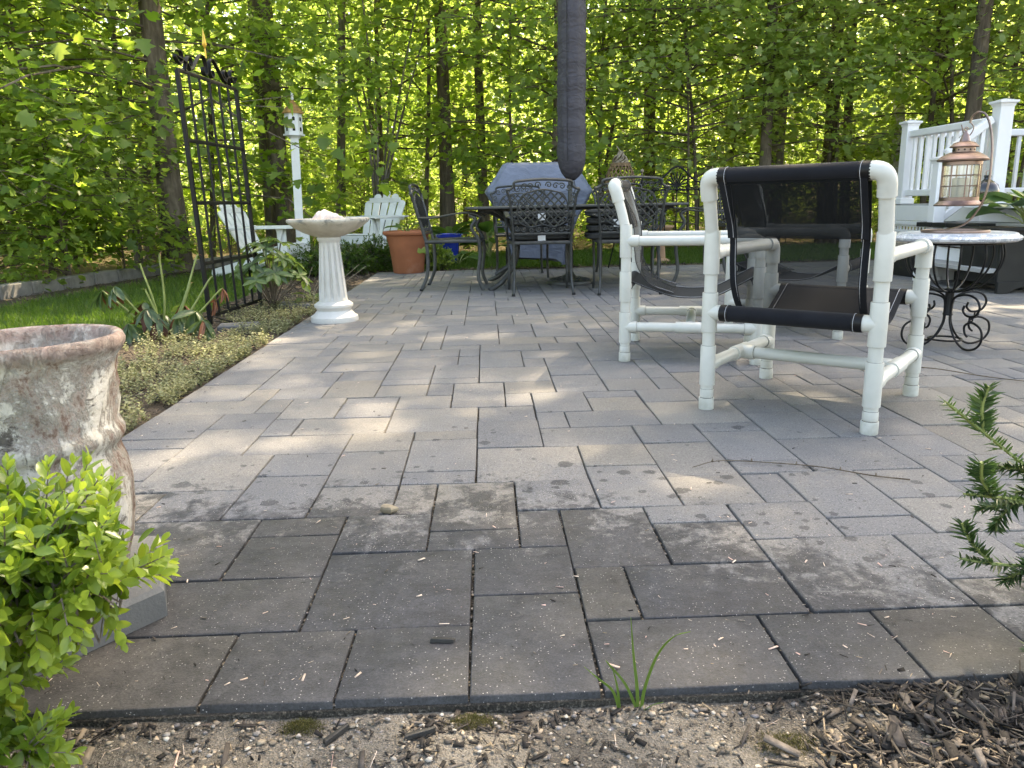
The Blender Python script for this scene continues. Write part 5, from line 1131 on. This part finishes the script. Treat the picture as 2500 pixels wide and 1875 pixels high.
# ------------------------------------------------------------------ plants near the patio
LEAF8 = (np.array([(0, 0, 0), (.14, .13, .03), (.36, .235, .05), (.6, .245, .05), (.84, .15, .02), (1, 0, -.05), (.84, -.15, .02), (.6, -.245, .05), (.36, -.235, .05), (.14, -.13, .03), (.5, 0, 0)], np.float32),
         np.array([(k, 10, (k + 1) % 10) for k in range(10)], np.int32)[:, ::-1].copy())
def shoots_shrub(name, loc, label, rng, nsh, blobs, lsize, pairs, gap, mat, fill=0, group=None, up=.3, spread=1.0, shape=LEAF8, cat='shrub'):
    """leafy shoots that grow outwards from a few rounded masses, with darker leaves inside"""
    e = empty(name, loc, 0, label, cat, group)
    P, D, N, S, T = [], [], [], [], []; b = MB()
    vol = np.array([r[0] * r[1] + r[1] * r[2] + r[0] * r[2] for c, r in blobs]); pick = rng.choice(len(blobs), nsh, p=vol / vol.sum())
    for k in range(nsh):
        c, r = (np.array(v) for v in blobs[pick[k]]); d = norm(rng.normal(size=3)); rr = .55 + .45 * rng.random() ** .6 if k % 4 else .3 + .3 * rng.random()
        tip = c + d * r * rr; tip[2] = max(tip[2], .015); d0 = norm(d / r * r.mean() + np.array([0, 0, up]) + rng.normal(size=3) * .28); L = pairs * gap
        st = c * .4 + tip * .6; st[2] = max(.0, st[2] - .06); b.tube([c * .75 + st * .25, st, tip - d0 * L * .4, tip + d0 * L * .5], [.0024, .0018, .0013, .0006], 4, cap=False)
        ph = rng.random() * 6
        for i in range(pairs):
            f = i / (pairs - 1); cc = tip + d0 * L * (f - .5)
            s1 = norm(np.cross(d0, [math.cos(ph), math.sin(ph), .4])); s2 = np.cross(d0, s1); sd = s1 if i % 2 == 0 else s2
            for sg in (-1, 1):
                P.append(cc); D.append(sd * sg * spread * (1.1 - .55 * f) + d0 * (.5 + .75 * f) + rng.normal(size=3) * .16); N.append(d0 * .8 - sd * sg * .45 + np.array([0, 0, .5]) + rng.normal(size=3) * .2)
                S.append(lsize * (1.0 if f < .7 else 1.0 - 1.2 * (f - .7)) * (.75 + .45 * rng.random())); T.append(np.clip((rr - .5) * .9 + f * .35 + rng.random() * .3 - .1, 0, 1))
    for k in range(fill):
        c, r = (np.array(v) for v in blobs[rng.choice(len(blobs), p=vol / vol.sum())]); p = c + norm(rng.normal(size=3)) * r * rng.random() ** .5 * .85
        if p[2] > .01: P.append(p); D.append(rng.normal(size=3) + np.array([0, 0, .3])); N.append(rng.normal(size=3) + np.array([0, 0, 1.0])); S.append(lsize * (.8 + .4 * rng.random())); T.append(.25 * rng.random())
    V, F, TT = leaf_arrays(np.array(P), np.array(D), np.array(N), np.array(S), shape, rng, np.array(T))
    o = bpy.data.objects.new('foliage', np_mesh('foliage', V, F, mat, TT, True)); link(o, e); tag(o, kind='stuff')
    o = b.build('stems', M['bark_grey'], e); tag(o, kind='stuff')
    return e
pg_ = np.random.default_rng(17)
# the big boxwood in the left foreground
BX = [((.06, -.02, .31), (.20, .16, .10)), ((.15, .0, .28), (.11, .11, .09)), ((-.02, .0, .20), (.16, .16, .14)), ((-.10, .02, .32), (.12, .14, .10)), ((.06, -.10, .09), (.11, .07, .045)), ((-.06, -.10, .09), (.14, .10, .09)), ((-.03, -.15, .03), (.12, .06, .04)), ((-.18, -.05, .2), (.1, .1, .2)), ((-.04, -.06, .15), (.13, .1, .09)), ((-.02, -.18, .08), (.15, .06, .07)), ((-.14, -.16, .12), (.1, .08, .1))]
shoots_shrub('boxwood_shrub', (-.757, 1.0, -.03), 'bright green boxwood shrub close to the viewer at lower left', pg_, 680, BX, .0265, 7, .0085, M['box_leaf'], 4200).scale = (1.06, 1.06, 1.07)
# small dark boxwoods by the lawn
for k, (x, y, r, h, lab) in enumerate(((-1.92, 8.75, .28, .42, 'small dark round boxwood just right of the birdbath column'), (-1.55, 8.9, .27, .40, 'small dark boxwood between birdbath and slatted armchair'), (-1.30, 9.3, .24, .44, 'small dark boxwood in front of the slatted armchair, nearest the big pot'), (-.62, 9.15, .22, .36, 'small yellow-green boxwood behind the right side of the terracotta pot'))):
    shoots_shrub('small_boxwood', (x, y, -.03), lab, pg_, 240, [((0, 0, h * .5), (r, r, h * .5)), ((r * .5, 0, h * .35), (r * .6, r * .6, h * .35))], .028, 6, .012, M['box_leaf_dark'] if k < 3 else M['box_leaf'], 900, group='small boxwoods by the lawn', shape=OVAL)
# ferns and young plants
def fern(loc, label, n, L, rng):
    e = empty('fern', loc, 0, label, 'fern', 'ferns behind the birdbath'); P, D, N, S = [], [], [], []; b = MB()
    for k in range(n):
        a = k * 6.28 / n + rng.random() * .4; d = np.array([math.cos(a), math.sin(a), 0]); s = np.array([-d[1], d[0], 0]); ln = L * (.75 + .4 * rng.random()); pts = []
        for i in range(15):
            t = i / 14; c = d * ln * t * .8 + np.array([0, 0, ln * (.85 * t - .55 * t * t)]); pts.append(c)
            if i > 2:
                for sg in (-1, 1): P.append(c); D.append(s * sg + d * .35 + np.array([0, 0, -.1])); N.append(np.array([0, 0, 1.0]) - d * .3 + rng.normal(size=3) * .1); S.append(ln * .2 * math.sin(math.pi * (t * .8 + .16)))
        b.tube(pts[::2], .0025, 4, cap=False)
    V, F, T = leaf_arrays(np.array(P), np.array(D), np.array(N), np.array(S), OVAL, rng); o = bpy.data.objects.new('fronds', np_mesh('fronds', V, F, M['fern'], T)); link(o, e); tag(o, kind='stuff'); b.build('stalks', M['stalk'], e); tag(e.children[-1], kind='stuff')
fern((-2.15, 8.95, -.03), 'pale green fern beside the left armchair, behind the birdbath', 12, .50, pg_)
fern((-2.45, 10.6, -.03), 'darker fern at the foot of the birdhouse post', 12, .6, pg_)
# hostas: every leaf a part
def hosta_leaf_mesh(nm, mat, wd=.33):
    b = MB(); n = 9; m = 7; V = []
    for i in range(n):
        t = i / (n - 1); w = wd * math.sin(math.pi * min(1, t ** .75 * .96 + .02)) ** .8
        for k in range(m):
            u = -1 + 2 * k / (m - 1); V.append((t, u * w, .16 * abs(u) * w * 2 + .05 * math.cos(u * 9) * .12 - .28 * t * t + .22 * t))
    b.add(V, [(i * m + k, i * m + k + 1, (i + 1) * m + k + 1, (i + 1) * m + k) for i in range(n - 1) for k in range(m - 1)]); me = b.mesh(nm, mat, angle=180)
    a = me.attributes.new('tone', 'FLOAT', 'POINT'); a.data.foreach_set('value', [.5 + .4 * math.sin(i * 1.7) for i in range(len(me.vertices))]); return me
HL = [hosta_leaf_mesh('leaf', M['hosta']), hosta_leaf_mesh('leaf', M['hosta_blue'], .38), hosta_leaf_mesh('leaf', M['rhodo_light'], .26)]
def hosta(loc, label, n, L, kinds, seed, group=None, amin=0, amax=6.28, el=(.15, .9)):
    rd = random.Random(seed); e = empty('hosta', loc, 0, label, 'hosta', group); b = MB()
    for k in range(n):
        a = amin + (amax - amin) * (k + rd.random() * .6) / n; t = rd.uniform(*el); h = L * (.25 + .75 * t); r = L * .42 * (1.2 - t)
        o = bpy.data.objects.new('leaf', HL[kinds[k % len(kinds)]]); link(o, e); p = Vector((r * math.cos(a), r * math.sin(a), h)); o.location = p
        s = L * rd.uniform(.75, 1.1); o.scale = (s, s, s); o.rotation_euler = (rd.uniform(-.25, .25), -R(-10 + 55 * t) * .6, a)
        b.tube(spline([(0, 0, 0), (r * .35 * math.cos(a), r * .35 * math.sin(a), h * .6), p], 3), .006, 5)
    b.build('stalks', M['stalk'], e); tag(e.children[-1], kind='stuff'); return e
hosta((-.885, 8.85, .39), 'hosta with a few broad leaves growing in the terracotta pot', 5, .20, (0,), 3, el=(.2, .7))
hosta((.05, 11.2, -.03), 'broad leaved hosta on the lawn edge right of the blue pot', 13, .42, (0, 0, 2), 5)
hosta((-.52, 11.5, -.03), 'broad leaved hosta just behind the blue pot', 10, .42, (0,), 6)
hosta((-.35, 10.05, -.03), 'drooping hosta in front of the blue pot', 7, .30, (0,), 16, el=(.0, .4))
hosta((4.18, 5.93, .47), 'large green and blue-grey hosta in the black planter box', 16, .36, (0, 1, 0, 1), 8, el=(.0, .6))
hosta((4.75, 5.75, .0), 'low hosta under the right edge of the black trestle table', 9, .30, (0,), 9)
def seedling(loc, label, seed, n=9, L=.06, H=.2, mat='rhodo_light'):
    rd = random.Random(seed); e = empty('seedling', loc, 0, label, 'plant'); MB().tube([(0, 0, 0), (.01, 0, H * .5), (0, .005, H)], .003, 5).build('stem', M['stalk'], e)
    for k in range(n):
        o = bpy.data.objects.new('leaf', HL[2]); link(o, e); a = k * 2.4; o.location = (0, 0, H * (.35 + .65 * k / n)); s = L * rd.uniform(.8, 1.2); o.scale = (s, s, s); o.rotation_euler = (0, -.3, a)
seedling((.62, 9.27, -.02), 'small pale seedling at the far patio edge between table legs', 1)

# rhododendrons: each leaf a part
def long_leaf(nm, mat, wd=.17, curl=.35):
    b = MB(); n = 7; m = 5; V = []
    for i in range(n):
        t = i / (n - 1); w = wd * math.sin(math.pi * (t * .92 + .04)) ** .7
        for k in range(m): u = -1 + 2 * k / (m - 1); V.append((t, u * w, .35 * u * u * w - curl * t * t * .5))
    b.add(V, [(i * m + k, i * m + k + 1, (i + 1) * m + k + 1, (i + 1) * m + k) for i in range(n - 1) for k in range(m - 1)]); me = b.mesh(nm, mat, angle=180)
    a = me.attributes.new('tone', 'FLOAT', 'POINT'); a.data.foreach_set('value', [.5 + .4 * math.sin(i * 2.1) for i in range(len(me.vertices))]); return me
RL = [long_leaf('leaf', M['rhodo']), long_leaf('leaf', M['rhodo_brown'], .14, .5), long_leaf('leaf', M['rhodo_light'], .19, .25)]
def whorl(e, p, d, n, L, kinds, rd, droop):
    d = Vector(d).normalized(); u = d.orthogonal().normalized(); w = d.cross(u)
    for k in range(n):
        a = 6.283 * (k + rd.random() * .5) / n; v = (u * math.cos(a) + w * math.sin(a)) * (.9) + d * rd.uniform(.0, .5) + Vector((0, 0, -droop * rd.uniform(.6, 1.4))); v.normalize()
        nz = (d - v * v.dot(d)); nz = nz.normalized() if nz.length > .05 else v.orthogonal().normalized()
        o = bpy.data.objects.new('leaf', RL[rd.choice(kinds)]); link(o, e); s = L * rd.uniform(.75, 1.15)
        y = nz.cross(v); Mx = Matrix((v * s, y * s, nz * s)).transposed().to_4x4(); Mx.translation = Vector(p); o.matrix_local = Mx
rd = random.Random(12)
r1 = empty('wilting_rhododendron', (-2.0, 4.72, -.02), 0, 'half wilted rhododendron with drooping leaves and bare green stalks left of the trellis', 'shrub')
b = MB()
tips = [(-.34, .05, .30, 0), (-.22, -.05, .33, 0), (-.02, -.10, .20, 0), (.05, -.12, .14, 0), (.16, -.08, .16, 0), (.24, -.05, .17, 0), (-.10, .05, .22, 0), (.12, .08, .20, 0), (.0, .05, .15, 0), (.30, -.1, .12, 0), (-.12, -.15, .12, 0), (.34, .0, .24, 1), (-.07, .0, .46, 2), (.06, -.02, .52, 2), (.24, .1, .50, 2), (.30, .12, .36, 2), (.22, .0, .34, 2), (.40, .0, .30, 1), (-.05, -.02, .31, 2)]
for x, y, z, kd in tips:
    p = Vector((x, y, z)); b.tube(spline([(x * .1, y * .1, 0), (x * .5 + .02, y * .5, z * .45), p * .92 + Vector((0, 0, .0)), p], 4), list(np.linspace(.0075, .0045, 13)), 6)
    if kd == 0: whorl(r1, p, (x, y, z + .1), 9, .135, (0, 0, 0, 1), rd, 1.1)
    elif kd == 1: whorl(r1, p, (x, y, z), 4, .10, (1,), rd, 1.3)
    else: whorl(r1, p, (x * .5, y, z), 2, .03, (1, 2), rd, .0)
b.build('stalks', M['stalk'], r1)
r2 = empty('rhododendron', (-1.66, 6.0, -.02), 0, 'light green rhododendron with upright leaves behind the right side of the trellis', 'shrub')
b = MB()
for k in range(17):
    a = k * 2.4; rr = .27 * math.sqrt((k + .5) / 17); z = .52 - .28 * (rr / .27) ** 2 + rd.uniform(-.05, .05); p = Vector((rr * math.cos(a), rr * math.sin(a), z))
    b.tube(spline([(0, 0, 0), (p.x * .4, p.y * .4, z * .5), p], 4), .005, 5); whorl(r2, p, (p.x, p.y, .25), 8, .12, (2, 2, 2, 0), rd, .25)
b.build('stalks', M['bark'], r2); tag(r2.children[-1], kind='stuff')
hosta((-1.42, 6.25, -.02), 'young broad leaved weed at the foot of the light green rhododendron', 6, .13, (2,), 31)

# the yew at the right edge
yg = np.random.default_rng(23)
ye = empty('yew_shrub', (1.02, 1.12, -.03), 0, 'dark green yew whose needle sprays reach in from the right edge', 'shrub')
paths = [[(.02, .02, .20), (-.10, .02, .30), (-.20, .03, .38), (-.30, .04, .46)], [(.0, .0, .24), (-.06, .02, .28), (-.12, .03, .32), (-.17, .0, .36)], [(.0, -.02, .15), (-.10, -.03, .20), (-.20, -.02, .20), (-.27, .0, .205)], [(.0, -.05, .10), (-.07, -.06, .14), (-.13, -.05, .15), (-.17, -.03, .155)],
         [(-.10, .02, .30), (-.15, -.01, .30), (-.22, -.02, .315), (-.29, -.02, .325)], [(-.06, .02, .27), (-.12, .05, .28), (-.18, .06, .265)], [(.0, -.04, .10), (-.08, -.06, .08), (-.15, -.06, .10)]]
for base in list(paths[:8]):
    sp_ = spline(base, 6)
    for q_ in range(4, len(sp_) - 2, 5):
        dd_ = (sp_[q_ + 1] - sp_[q_]).normalized(); sd_ = dd_.cross(Vector((0, 1, .2))).normalized() * (1 if q_ % 2 else -1); tip_ = sp_[q_] + dd_ * .045 + sd_ * .05 + Vector((0, yg.normal() * .02, .01))
        paths.append([tuple(sp_[q_]), tuple((sp_[q_] + tip_) / 2 + dd_ * .008), tuple(tip_)])
for k in range(14):
    a = yg.random() * 6.28; el = yg.random() * 1.3; r = .26; paths.append([(.14, 0, .03), (.14 + r * .5 * math.cos(a) * math.cos(el), r * .5 * math.sin(a) * math.cos(el), .1 + r * .5 * math.sin(el)), (.14 + r * math.cos(a) * math.cos(el), r * math.sin(a) * math.cos(el), .1 + .3 * math.sin(el))])
P, D, N, S = [], [], [], []; b = MB()
for q, pth in enumerate(paths):
    sp = spline(pth, 14); b.tube(sp[::4] + [sp[-1]], [.0028] * (len(sp[::4])) + [.001], 5, cap=False)
    for i in range(len(sp) - 1):
        t = (sp[i + 1] - sp[i]).normalized(); s = t.cross(Vector((0, .25, 1))).normalized(); u = s.cross(t)
        for sub in range(2):
            c = sp[i].lerp(sp[i + 1], sub / 2)
            for sg in (-1, 1):
                P.append(c); D.append(s * sg * 1.0 + t * .6 + u * float(yg.normal()) * .55); N.append(u + Vector(yg.normal(size=3)) * .3); S.append(.027 * (.75 + .4 * yg.random()) * (1 if i < len(sp) * .8 else 1.4 - .6 * i / len(sp)))
V, F, T = leaf_arrays(np.array([tuple(x) for x in P]), np.array([tuple(x) for x in D]), np.array([tuple(x) for x in N]), np.array(S), NEEDLE, yg)
o = bpy.data.objects.new('needles', np_mesh('needles', V, F, M['yew'], T)); link(o, ye); tag(o, kind='stuff'); b.build('stems', M['stalk'], ye); tag(ye.children[-1], kind='stuff')

# pale weeds covering the bed
wg = np.random.default_rng(31); n = 5200
x = -1.27 - .75 * wg.random(n) ** 1.4; y = 2.2 + 4.3 * wg.random(n)
dens = -.12 + np.array([1.5 * fbm((a, c, 0), 3.2) for a, c in zip(x, y)]) + .35 - .9 * np.clip((-x - 1.65) / .4, 0, 1) + .5 * np.exp(-((y - 3.6) / .9) ** 2)
k = dens > wg.random(n) * .5; x, y = x[k], y[k]; n = len(x)
P, D, N, S = [], [], [], []; b = MB()
for i in range(n):
    h = .025 + .05 * wg.random() * (1 + max(0, fbm((x[i], y[i], 5), 3))); a = wg.random() * 6.28; tip = np.array([x[i] + .02 * math.cos(a), y[i] + .02 * math.sin(a), -.018 + h])
    for q in range(8):
        f = .25 + .75 * q / 7; c = np.array([x[i], y[i], -.018]) * (1 - f) + tip * f; aa = q * 2.4 + a
        P.append(c); D.append([math.cos(aa), math.sin(aa), .5]); N.append([wg.normal() * .3, wg.normal() * .3, 1]); S.append(.010 + .009 * wg.random())
V, F, T = leaf_arrays(np.array(P), np.array(D), np.array(N), np.array(S), QUAD, wg)
o = bpy.data.objects.new('weed_cover', np_mesh('weed_cover', V, F, M['weed'], T)); link(o); tag(o, 'pale green chickweed spreading over the bed along the patio edge', 'weeds', kind='stuff')
# dry seed stalks by the birdbath
b = MB()
for k in range(6):
    xx, yy = -1.38 + .05 * k, 5.75 + .12 * math.sin(k * 2); b.tube(spline([(xx, yy, -.02), (xx + .03, yy, .15), (xx + .10 + .03 * k, yy, .32)], 4), .0016, 4)
o = b.build('dry_stalks', M['twine']); tag(o, 'few thin dry stalks in the bed beside the birdbath', 'stalks', kind='stuff')
# grass sprout at the front edge
gs = empty('grass_sprout', (.217, 1.045, -.03), 0, 'green grass sprout at the front edge of the patio', 'grass')
for pts, w in (([(0, 0, 0), (-.003, 0, .05), (-.008, .005, .10), (-.012, .01, .16)], .004), ([(.004, 0, 0), (.010, 0, .045), (.028, .0, .10), (.052, .0, .130), (.078, .0, .138)], .004), ([(0, 0, 0), (-.02, 0, .05), (-.045, .0, .085), (-.052, .0, .095)], .0032), ([(-.028, .005, 0), (-.04, 0, .04), (-.062, -.005, .065), (-.085, 0, .085)], .0032), ([(-.028, .005, 0), (-.033, 0, .045), (-.042, 0, .085)], .003), ([(.004, 0, 0), (.02, -.01, .02), (.035, -.015, .028)], .002)):
    sp = spline(pts, 5); m = len(sp); bl = MB(); bl.tube(sp, [(w * (1 - .9 * (i / (m - 1)) ** 2), .0006) for i in range(m)], 4, flat=(1, .2, .3)); bl.build('blade', M['blade'], gs)

# ------------------------------------------------------------------ soil, mulch and small litter
def stones(name, n, fx, size, mat, rng, label, cat):
    base = np.array([(1, 0, 0), (-1, 0, 0), (0, 1, 0), (0, -1, 0), (0, 0, 1), (0, 0, -1), (.62, .62, .45), (-.62, .62, .45), (.62, -.62, .45), (-.62, -.62, .45)], np.float32)
    fs = np.array([(0, 6, 8), (0, 2, 6), (2, 7, 6), (1, 7, 2), (1, 9, 7), (1, 3, 9), (3, 8, 9), (0, 8, 3), (4, 8, 6), (4, 6, 7), (4, 7, 9), (4, 9, 8), (0, 3, 5), (3, 1, 5), (1, 2, 5), (2, 0, 5)], np.int32)
    P = np.array([fx(rng) for _ in range(n)], np.float32); s = size * (.35 + 1.3 * rng.random(n) ** 3)
    sc = np.stack([s * (.8 + .6 * rng.random(n)), s * (.7 + .5 * rng.random(n)), s * (.45 + .35 * rng.random(n))], 1); a = rng.random(n) * 6.28
    v = base[None] * sc[:, None] * (1 + .18 * rng.normal(size=(n, 10, 1))); ca, sa = np.cos(a)[:, None], np.sin(a)[:, None]
    V = np.stack([v[..., 0] * ca - v[..., 1] * sa, v[..., 0] * sa + v[..., 1] * ca, v[..., 2]], -1) + P[:, None]
    F = fs[None] + (np.arange(n) * 10)[:, None, None]
    o = bpy.data.objects.new(name, np_mesh(name, V.reshape(-1, 3), F.reshape(-1, 3), mat, np.repeat(rng.random(n), 10), True)); link(o); tag(o, label, cat, kind='stuff')
def chips(name, n, fx, L, mat, rng, label, cat, tilt=.35, wr=(.08, .22)):
    c = np.array([(a, b_, d) for a in (-1, 1) for b_ in (-1, 1) for d in (-1, 1)], np.float32); fs = np.array([(0, 1, 3, 2), (4, 6, 7, 5), (0, 4, 5, 1), (2, 3, 7, 6), (0, 2, 6, 4), (1, 5, 7, 3)], np.int32)
    P = np.array([fx(rng) for _ in range(n)], np.float32); l = L * (.25 + rng.random(n) ** 2.2 * 1.2); w = l * (wr[0] + wr[1] * rng.random(n)); h = np.minimum(w * (.12 + .25 * rng.random(n)), .003)
    D = np.stack([rng.normal(size=n), rng.normal(size=n), rng.normal(size=n) * tilt], 1); D = norm(D); U = norm(np.stack([rng.normal(size=n) * .4, rng.normal(size=n) * .4, np.ones(n)], 1)); S = norm(np.cross(U, D)); U = np.cross(D, S)
    tp = np.where(c[None, :, 0:1] > 0, .45 + .5 * rng.random((n, 1, 1)), 1)
    V = P[:, None] + .5 * (c[None, :, 0:1] * (D * l[:, None])[:, None] + c[None, :, 1:2] * tp * (S * w[:, None])[:, None] + c[None, :, 2:3] * (U * h[:, None])[:, None])
    F = fs[None] + (np.arange(n) * 8)[:, None, None]
    o = bpy.data.objects.new(name, np_mesh(name, V.reshape(-1, 3), F.reshape(-1, 4), mat, np.repeat(rng.random(n), 8))); link(o); tag(o, label, cat, kind='stuff')
def tone_mat(name, stops, rough=.85):
    t = NT(name); a = t.attr('tone'); p = t.obj(); c = t.ramp(a, stops); g = t.mapr(t.noise(90, p, 3), .3, .7, .7, 1.3); c = t.mix(1.0, c, t.N('ShaderNodeCombineXYZ', i={0: g, 1: g, 2: g}), 'MULTIPLY'); t.bsdf(c, rough, 0, t.bump(t.noise(220, p, 2), .4, .002), .3); return t.m
M['pebble'] = tone_mat('pebble', [(0, (.10, .085, .07)), (.3, (.24, .2, .15)), (.55, (.33, .28, .21)), (.75, (.16, .15, .15)), (.9, (.5, .46, .4)), (1, (.36, .24, .13))])
M['mulch'] = tone_mat('mulch_chip', [(0, (.010, .009, .008)), (.45, (.028, .024, .021)), (.7, (.065, .055, .047)), (.88, (.13, .113, .098)), (1, (.27, .21, .135))], .8)
M['mulch_bed'] = tone_mat('mulch_chip_bed', [(0, (.03, .024, .02)), (.5, (.07, .055, .042)), (.85, (.14, .11, .085)), (1, (.26, .2, .14))], .9)
M['petal'] = tone_mat('fallen_petal', [(0, (.50, .38, .30)), (.5, (.62, .52, .42)), (1, (.55, .35, .30))], .7)
fg = np.random.default_rng(41)
def front_pt(r):
    x_ = r.uniform(-1.25, 1.35); y_ = 1.05 - .62 * r.random() ** 1.3; return (x_, y_, front_z(x_, y_) + .001)
stones('gravel', 9000, front_pt, .0038, M['pebble'], fg, 'small stones and grit in the sandy soil in the foreground', 'gravel')
def dark_pt(r):
    while True:
        x_ = r.uniform(-1.2, 1.35); y_ = 1.045 - .6 * r.random() ** 1.4
        if fbm((x_, y_, 2), 3.5) > -.05 or r.random() < .25: return (x_, y_, front_z(x_, y_) + .003)
chips('bark_chips', 1300, dark_pt, .034, M['mulch'], fg, 'scattered dark bark chips on the sandy soil', 'mulch')
def mound_pt(r):
    while True:
        x_ = .36 + 1.05 * r.random() ** .8; y_ = 1.075 - .62 * r.random() ** 1.25
        if x_ > .62 + .25 * fbm((x_, y_, 9), 4) - .28 * (1.05 - y_) * 1.0 or r.random() < .06: return (x_, y_, front_z(x_, y_) + .004 + .014 * r.random())
chips('mulch_mound', 12000, mound_pt, .038, M['mulch'], fg, 'mound of shredded dark mulch at the lower right corner', 'mulch', .3, (.07, .26))
chips('mulch_fibres', 8000, mound_pt, .05, M['mulch'], fg, 'thin shredded bark fibres lying on the mulch at lower right', 'mulch', .3, (.02, .05))
chips('soil_crumbs', 7000, dark_pt, .013, M['mulch'], fg, 'dark crumbs and splinters littering the sandy soil', 'debris', .3, (.1, .4))
chips('straw_bits', 260, front_pt, .035, M['petal'], fg, 'pale straw bits lying on the sandy soil', 'straw', .2, (.02, .05))
def bed_pt(r):
    if r.random() < .6: x_, y_ = r.uniform(-2.15, -1.28), r.uniform(2.0, 9.3)
    elif r.random() < .6: x_, y_ = r.uniform(-1.9, 5.5), r.uniform(PEND + .02, PEND + .45)
    else: t = r.random(); x_, y_ = -4.35 + t * 1.1 + r.uniform(-.3, .3), 6.5 + 4.5 * t
    return (x_, y_, -.012 + .012 * r.random())
chips('bed_mulch', 9000, bed_pt, .038, M['mulch_bed'], fg, 'brown wood mulch on the beds round the patio', 'mulch')
def pat_pt(r):
    y_ = Y0 + .05 + 4.2 * r.random() ** 1.5; x_ = r.uniform(-.62 * y_ - .1, .68 * y_); x_ = max(-1.2, x_); return (x_, y_, .002)
chips('fallen_petals', 420, pat_pt, .013, M['petal'], fg, 'tiny fallen petals and seeds scattered over the pavers', 'petals', .05)
chips('paver_debris', 700, pat_pt, .010, M['mulch'], fg, 'tiny dark crumbs scattered over the pavers', 'debris', .05)
def joint_pt(r):
    k = r.integers(-8, 10); x_ = gx(k) + r.normal() * .0016; y_ = Y0 + r.random() * .85; return (x_, y_, -.0085)
stones('joint_grit', 2600, joint_pt, .0026, M['pebble'], fg, 'sand and grit lying in the joints of the nearest pavers', 'grit')
b = MB(); sp = spline([(.57, 2.06, .006), (.66, 2.09, .012), (.80, 2.07, .008), (.92, 2.01, .012), (1.03, 1.95, .006), (1.115, 1.905, .007)], 8); b.tube(sp, list(np.linspace(.0011, .0021, len(sp))), 6)
for i in (6, 13, 20, 27, 33): b.tube([sp[i], sp[i] + Vector((.004, .008, .006))], [.0035, .0012], 5)
o = b.build('twig', M['bark'], None); tag(o, 'long thin twig lying across the pavers in front of the nearest chair', 'twig')
b = MB(); sp = spline([(1.78, 3.27, .006), (1.92, 3.20, .012), (2.06, 3.03, .008), (2.25, 2.86, .006)], 8); b.tube(sp, list(np.linspace(.0028, .0016, len(sp))), 6); o = b.build('twig', M['bark'], None); tag(o, 'thin twig on the pavers in front of the marble table', 'twig')
b = MB(); b.ball((0, 0, 0), (.021, .014, .012), 10, 7)
for i, v in enumerate(b.v): f = 1 + .35 * fbm(Vector(v) * 60 + Vector((3, 1, 2)), 1); b.v[i] = (v[0] * f, v[1] * f, v[2] * f)
M['field_stone'] = simple('field_stone', (.24, .20, .14), .9, 0, .2, 60, .5, 200)
o = b.build('pebble', M['field_stone'], None, angle=25); o.location = (-.262, 1.815, .009); tag(o, 'single tan stone lying on the pavers left of the centre', 'stone')
M['chip_dark'] = simple('wet_bark_chip', (.014, .013, .012), .5, 0, .4, 80, .5, 300)
for (x_, y_, L, a, lab) in ((-.097, 1.215, .042, -.15, 'dark bark chip lying on the front pavers left of the long joint'), (-.245, 1.01, .05, .9, 'dark bark chip on the sand below the front pavers, left'), (-.12, 1.0, .05, .35, 'dark bark chip on the sand below the front pavers, centre')):
    b = MB(); V = [(-L / 2, -.006, 0), (L / 2, -.004, 0), (L / 2 + .003, .005, 0), (-L / 2 + .004, .007, 0)]; b.add([(p[0], p[1], 0) for p in V] + [(p[0] * .94, p[1] * .6, .008) for p in V], [(3, 2, 1, 0), (4, 5, 6, 7), (0, 1, 5, 4), (1, 2, 6, 5), (2, 3, 7, 6), (3, 0, 4, 7)])
    o = b.build('bark_chip', M['chip_dark'], None, smooth=False, bevel=.0012); o.location = (x_, y_, .001 if y_ > 1.06 else front_z(x_, y_) + .003); o.rotation_euler = (0, 0, a); tag(o, lab, 'bark chip')
# moss cushions against the paver edge
M['moss'] = leaf_mat('moss', (.07, .065, .025), (.15, .14, .05), (.10, .10, .03), (.18, .18, .05), .8, .1, .2)
for x_, y_, r_, lab in ((-.045, 1.03, .035, 'small moss cushion under the long joint at the patio edge'), (-.30, 1.035, .03, 'small moss cushion at the patio edge left of the centre'), (.42, .955, .045, 'brown moss cushion on the sand beside the mulch mound')):
    n = 1400; q = fg.normal(size=(n, 2)) * r_ * .45; hh = .016 * np.exp(-(q ** 2).sum(1) / (r_ * .6) ** 2); z0 = min(front_z(x_, y_), -.008)
    V, F, T = leaf_arrays(np.stack([x_ + q[:, 0] * 1.4, y_ + q[:, 1] * .7, z0 + hh * fg.random(n)], 1), rand_dirs(fg, n) + np.array([0, 0, 1.2]), rand_dirs(fg, n), .007, BLADE, fg)
    o = bpy.data.objects.new('moss', np_mesh('moss', V, F, M['moss'], T)); link(o); tag(o, lab, 'moss', kind='stuff')
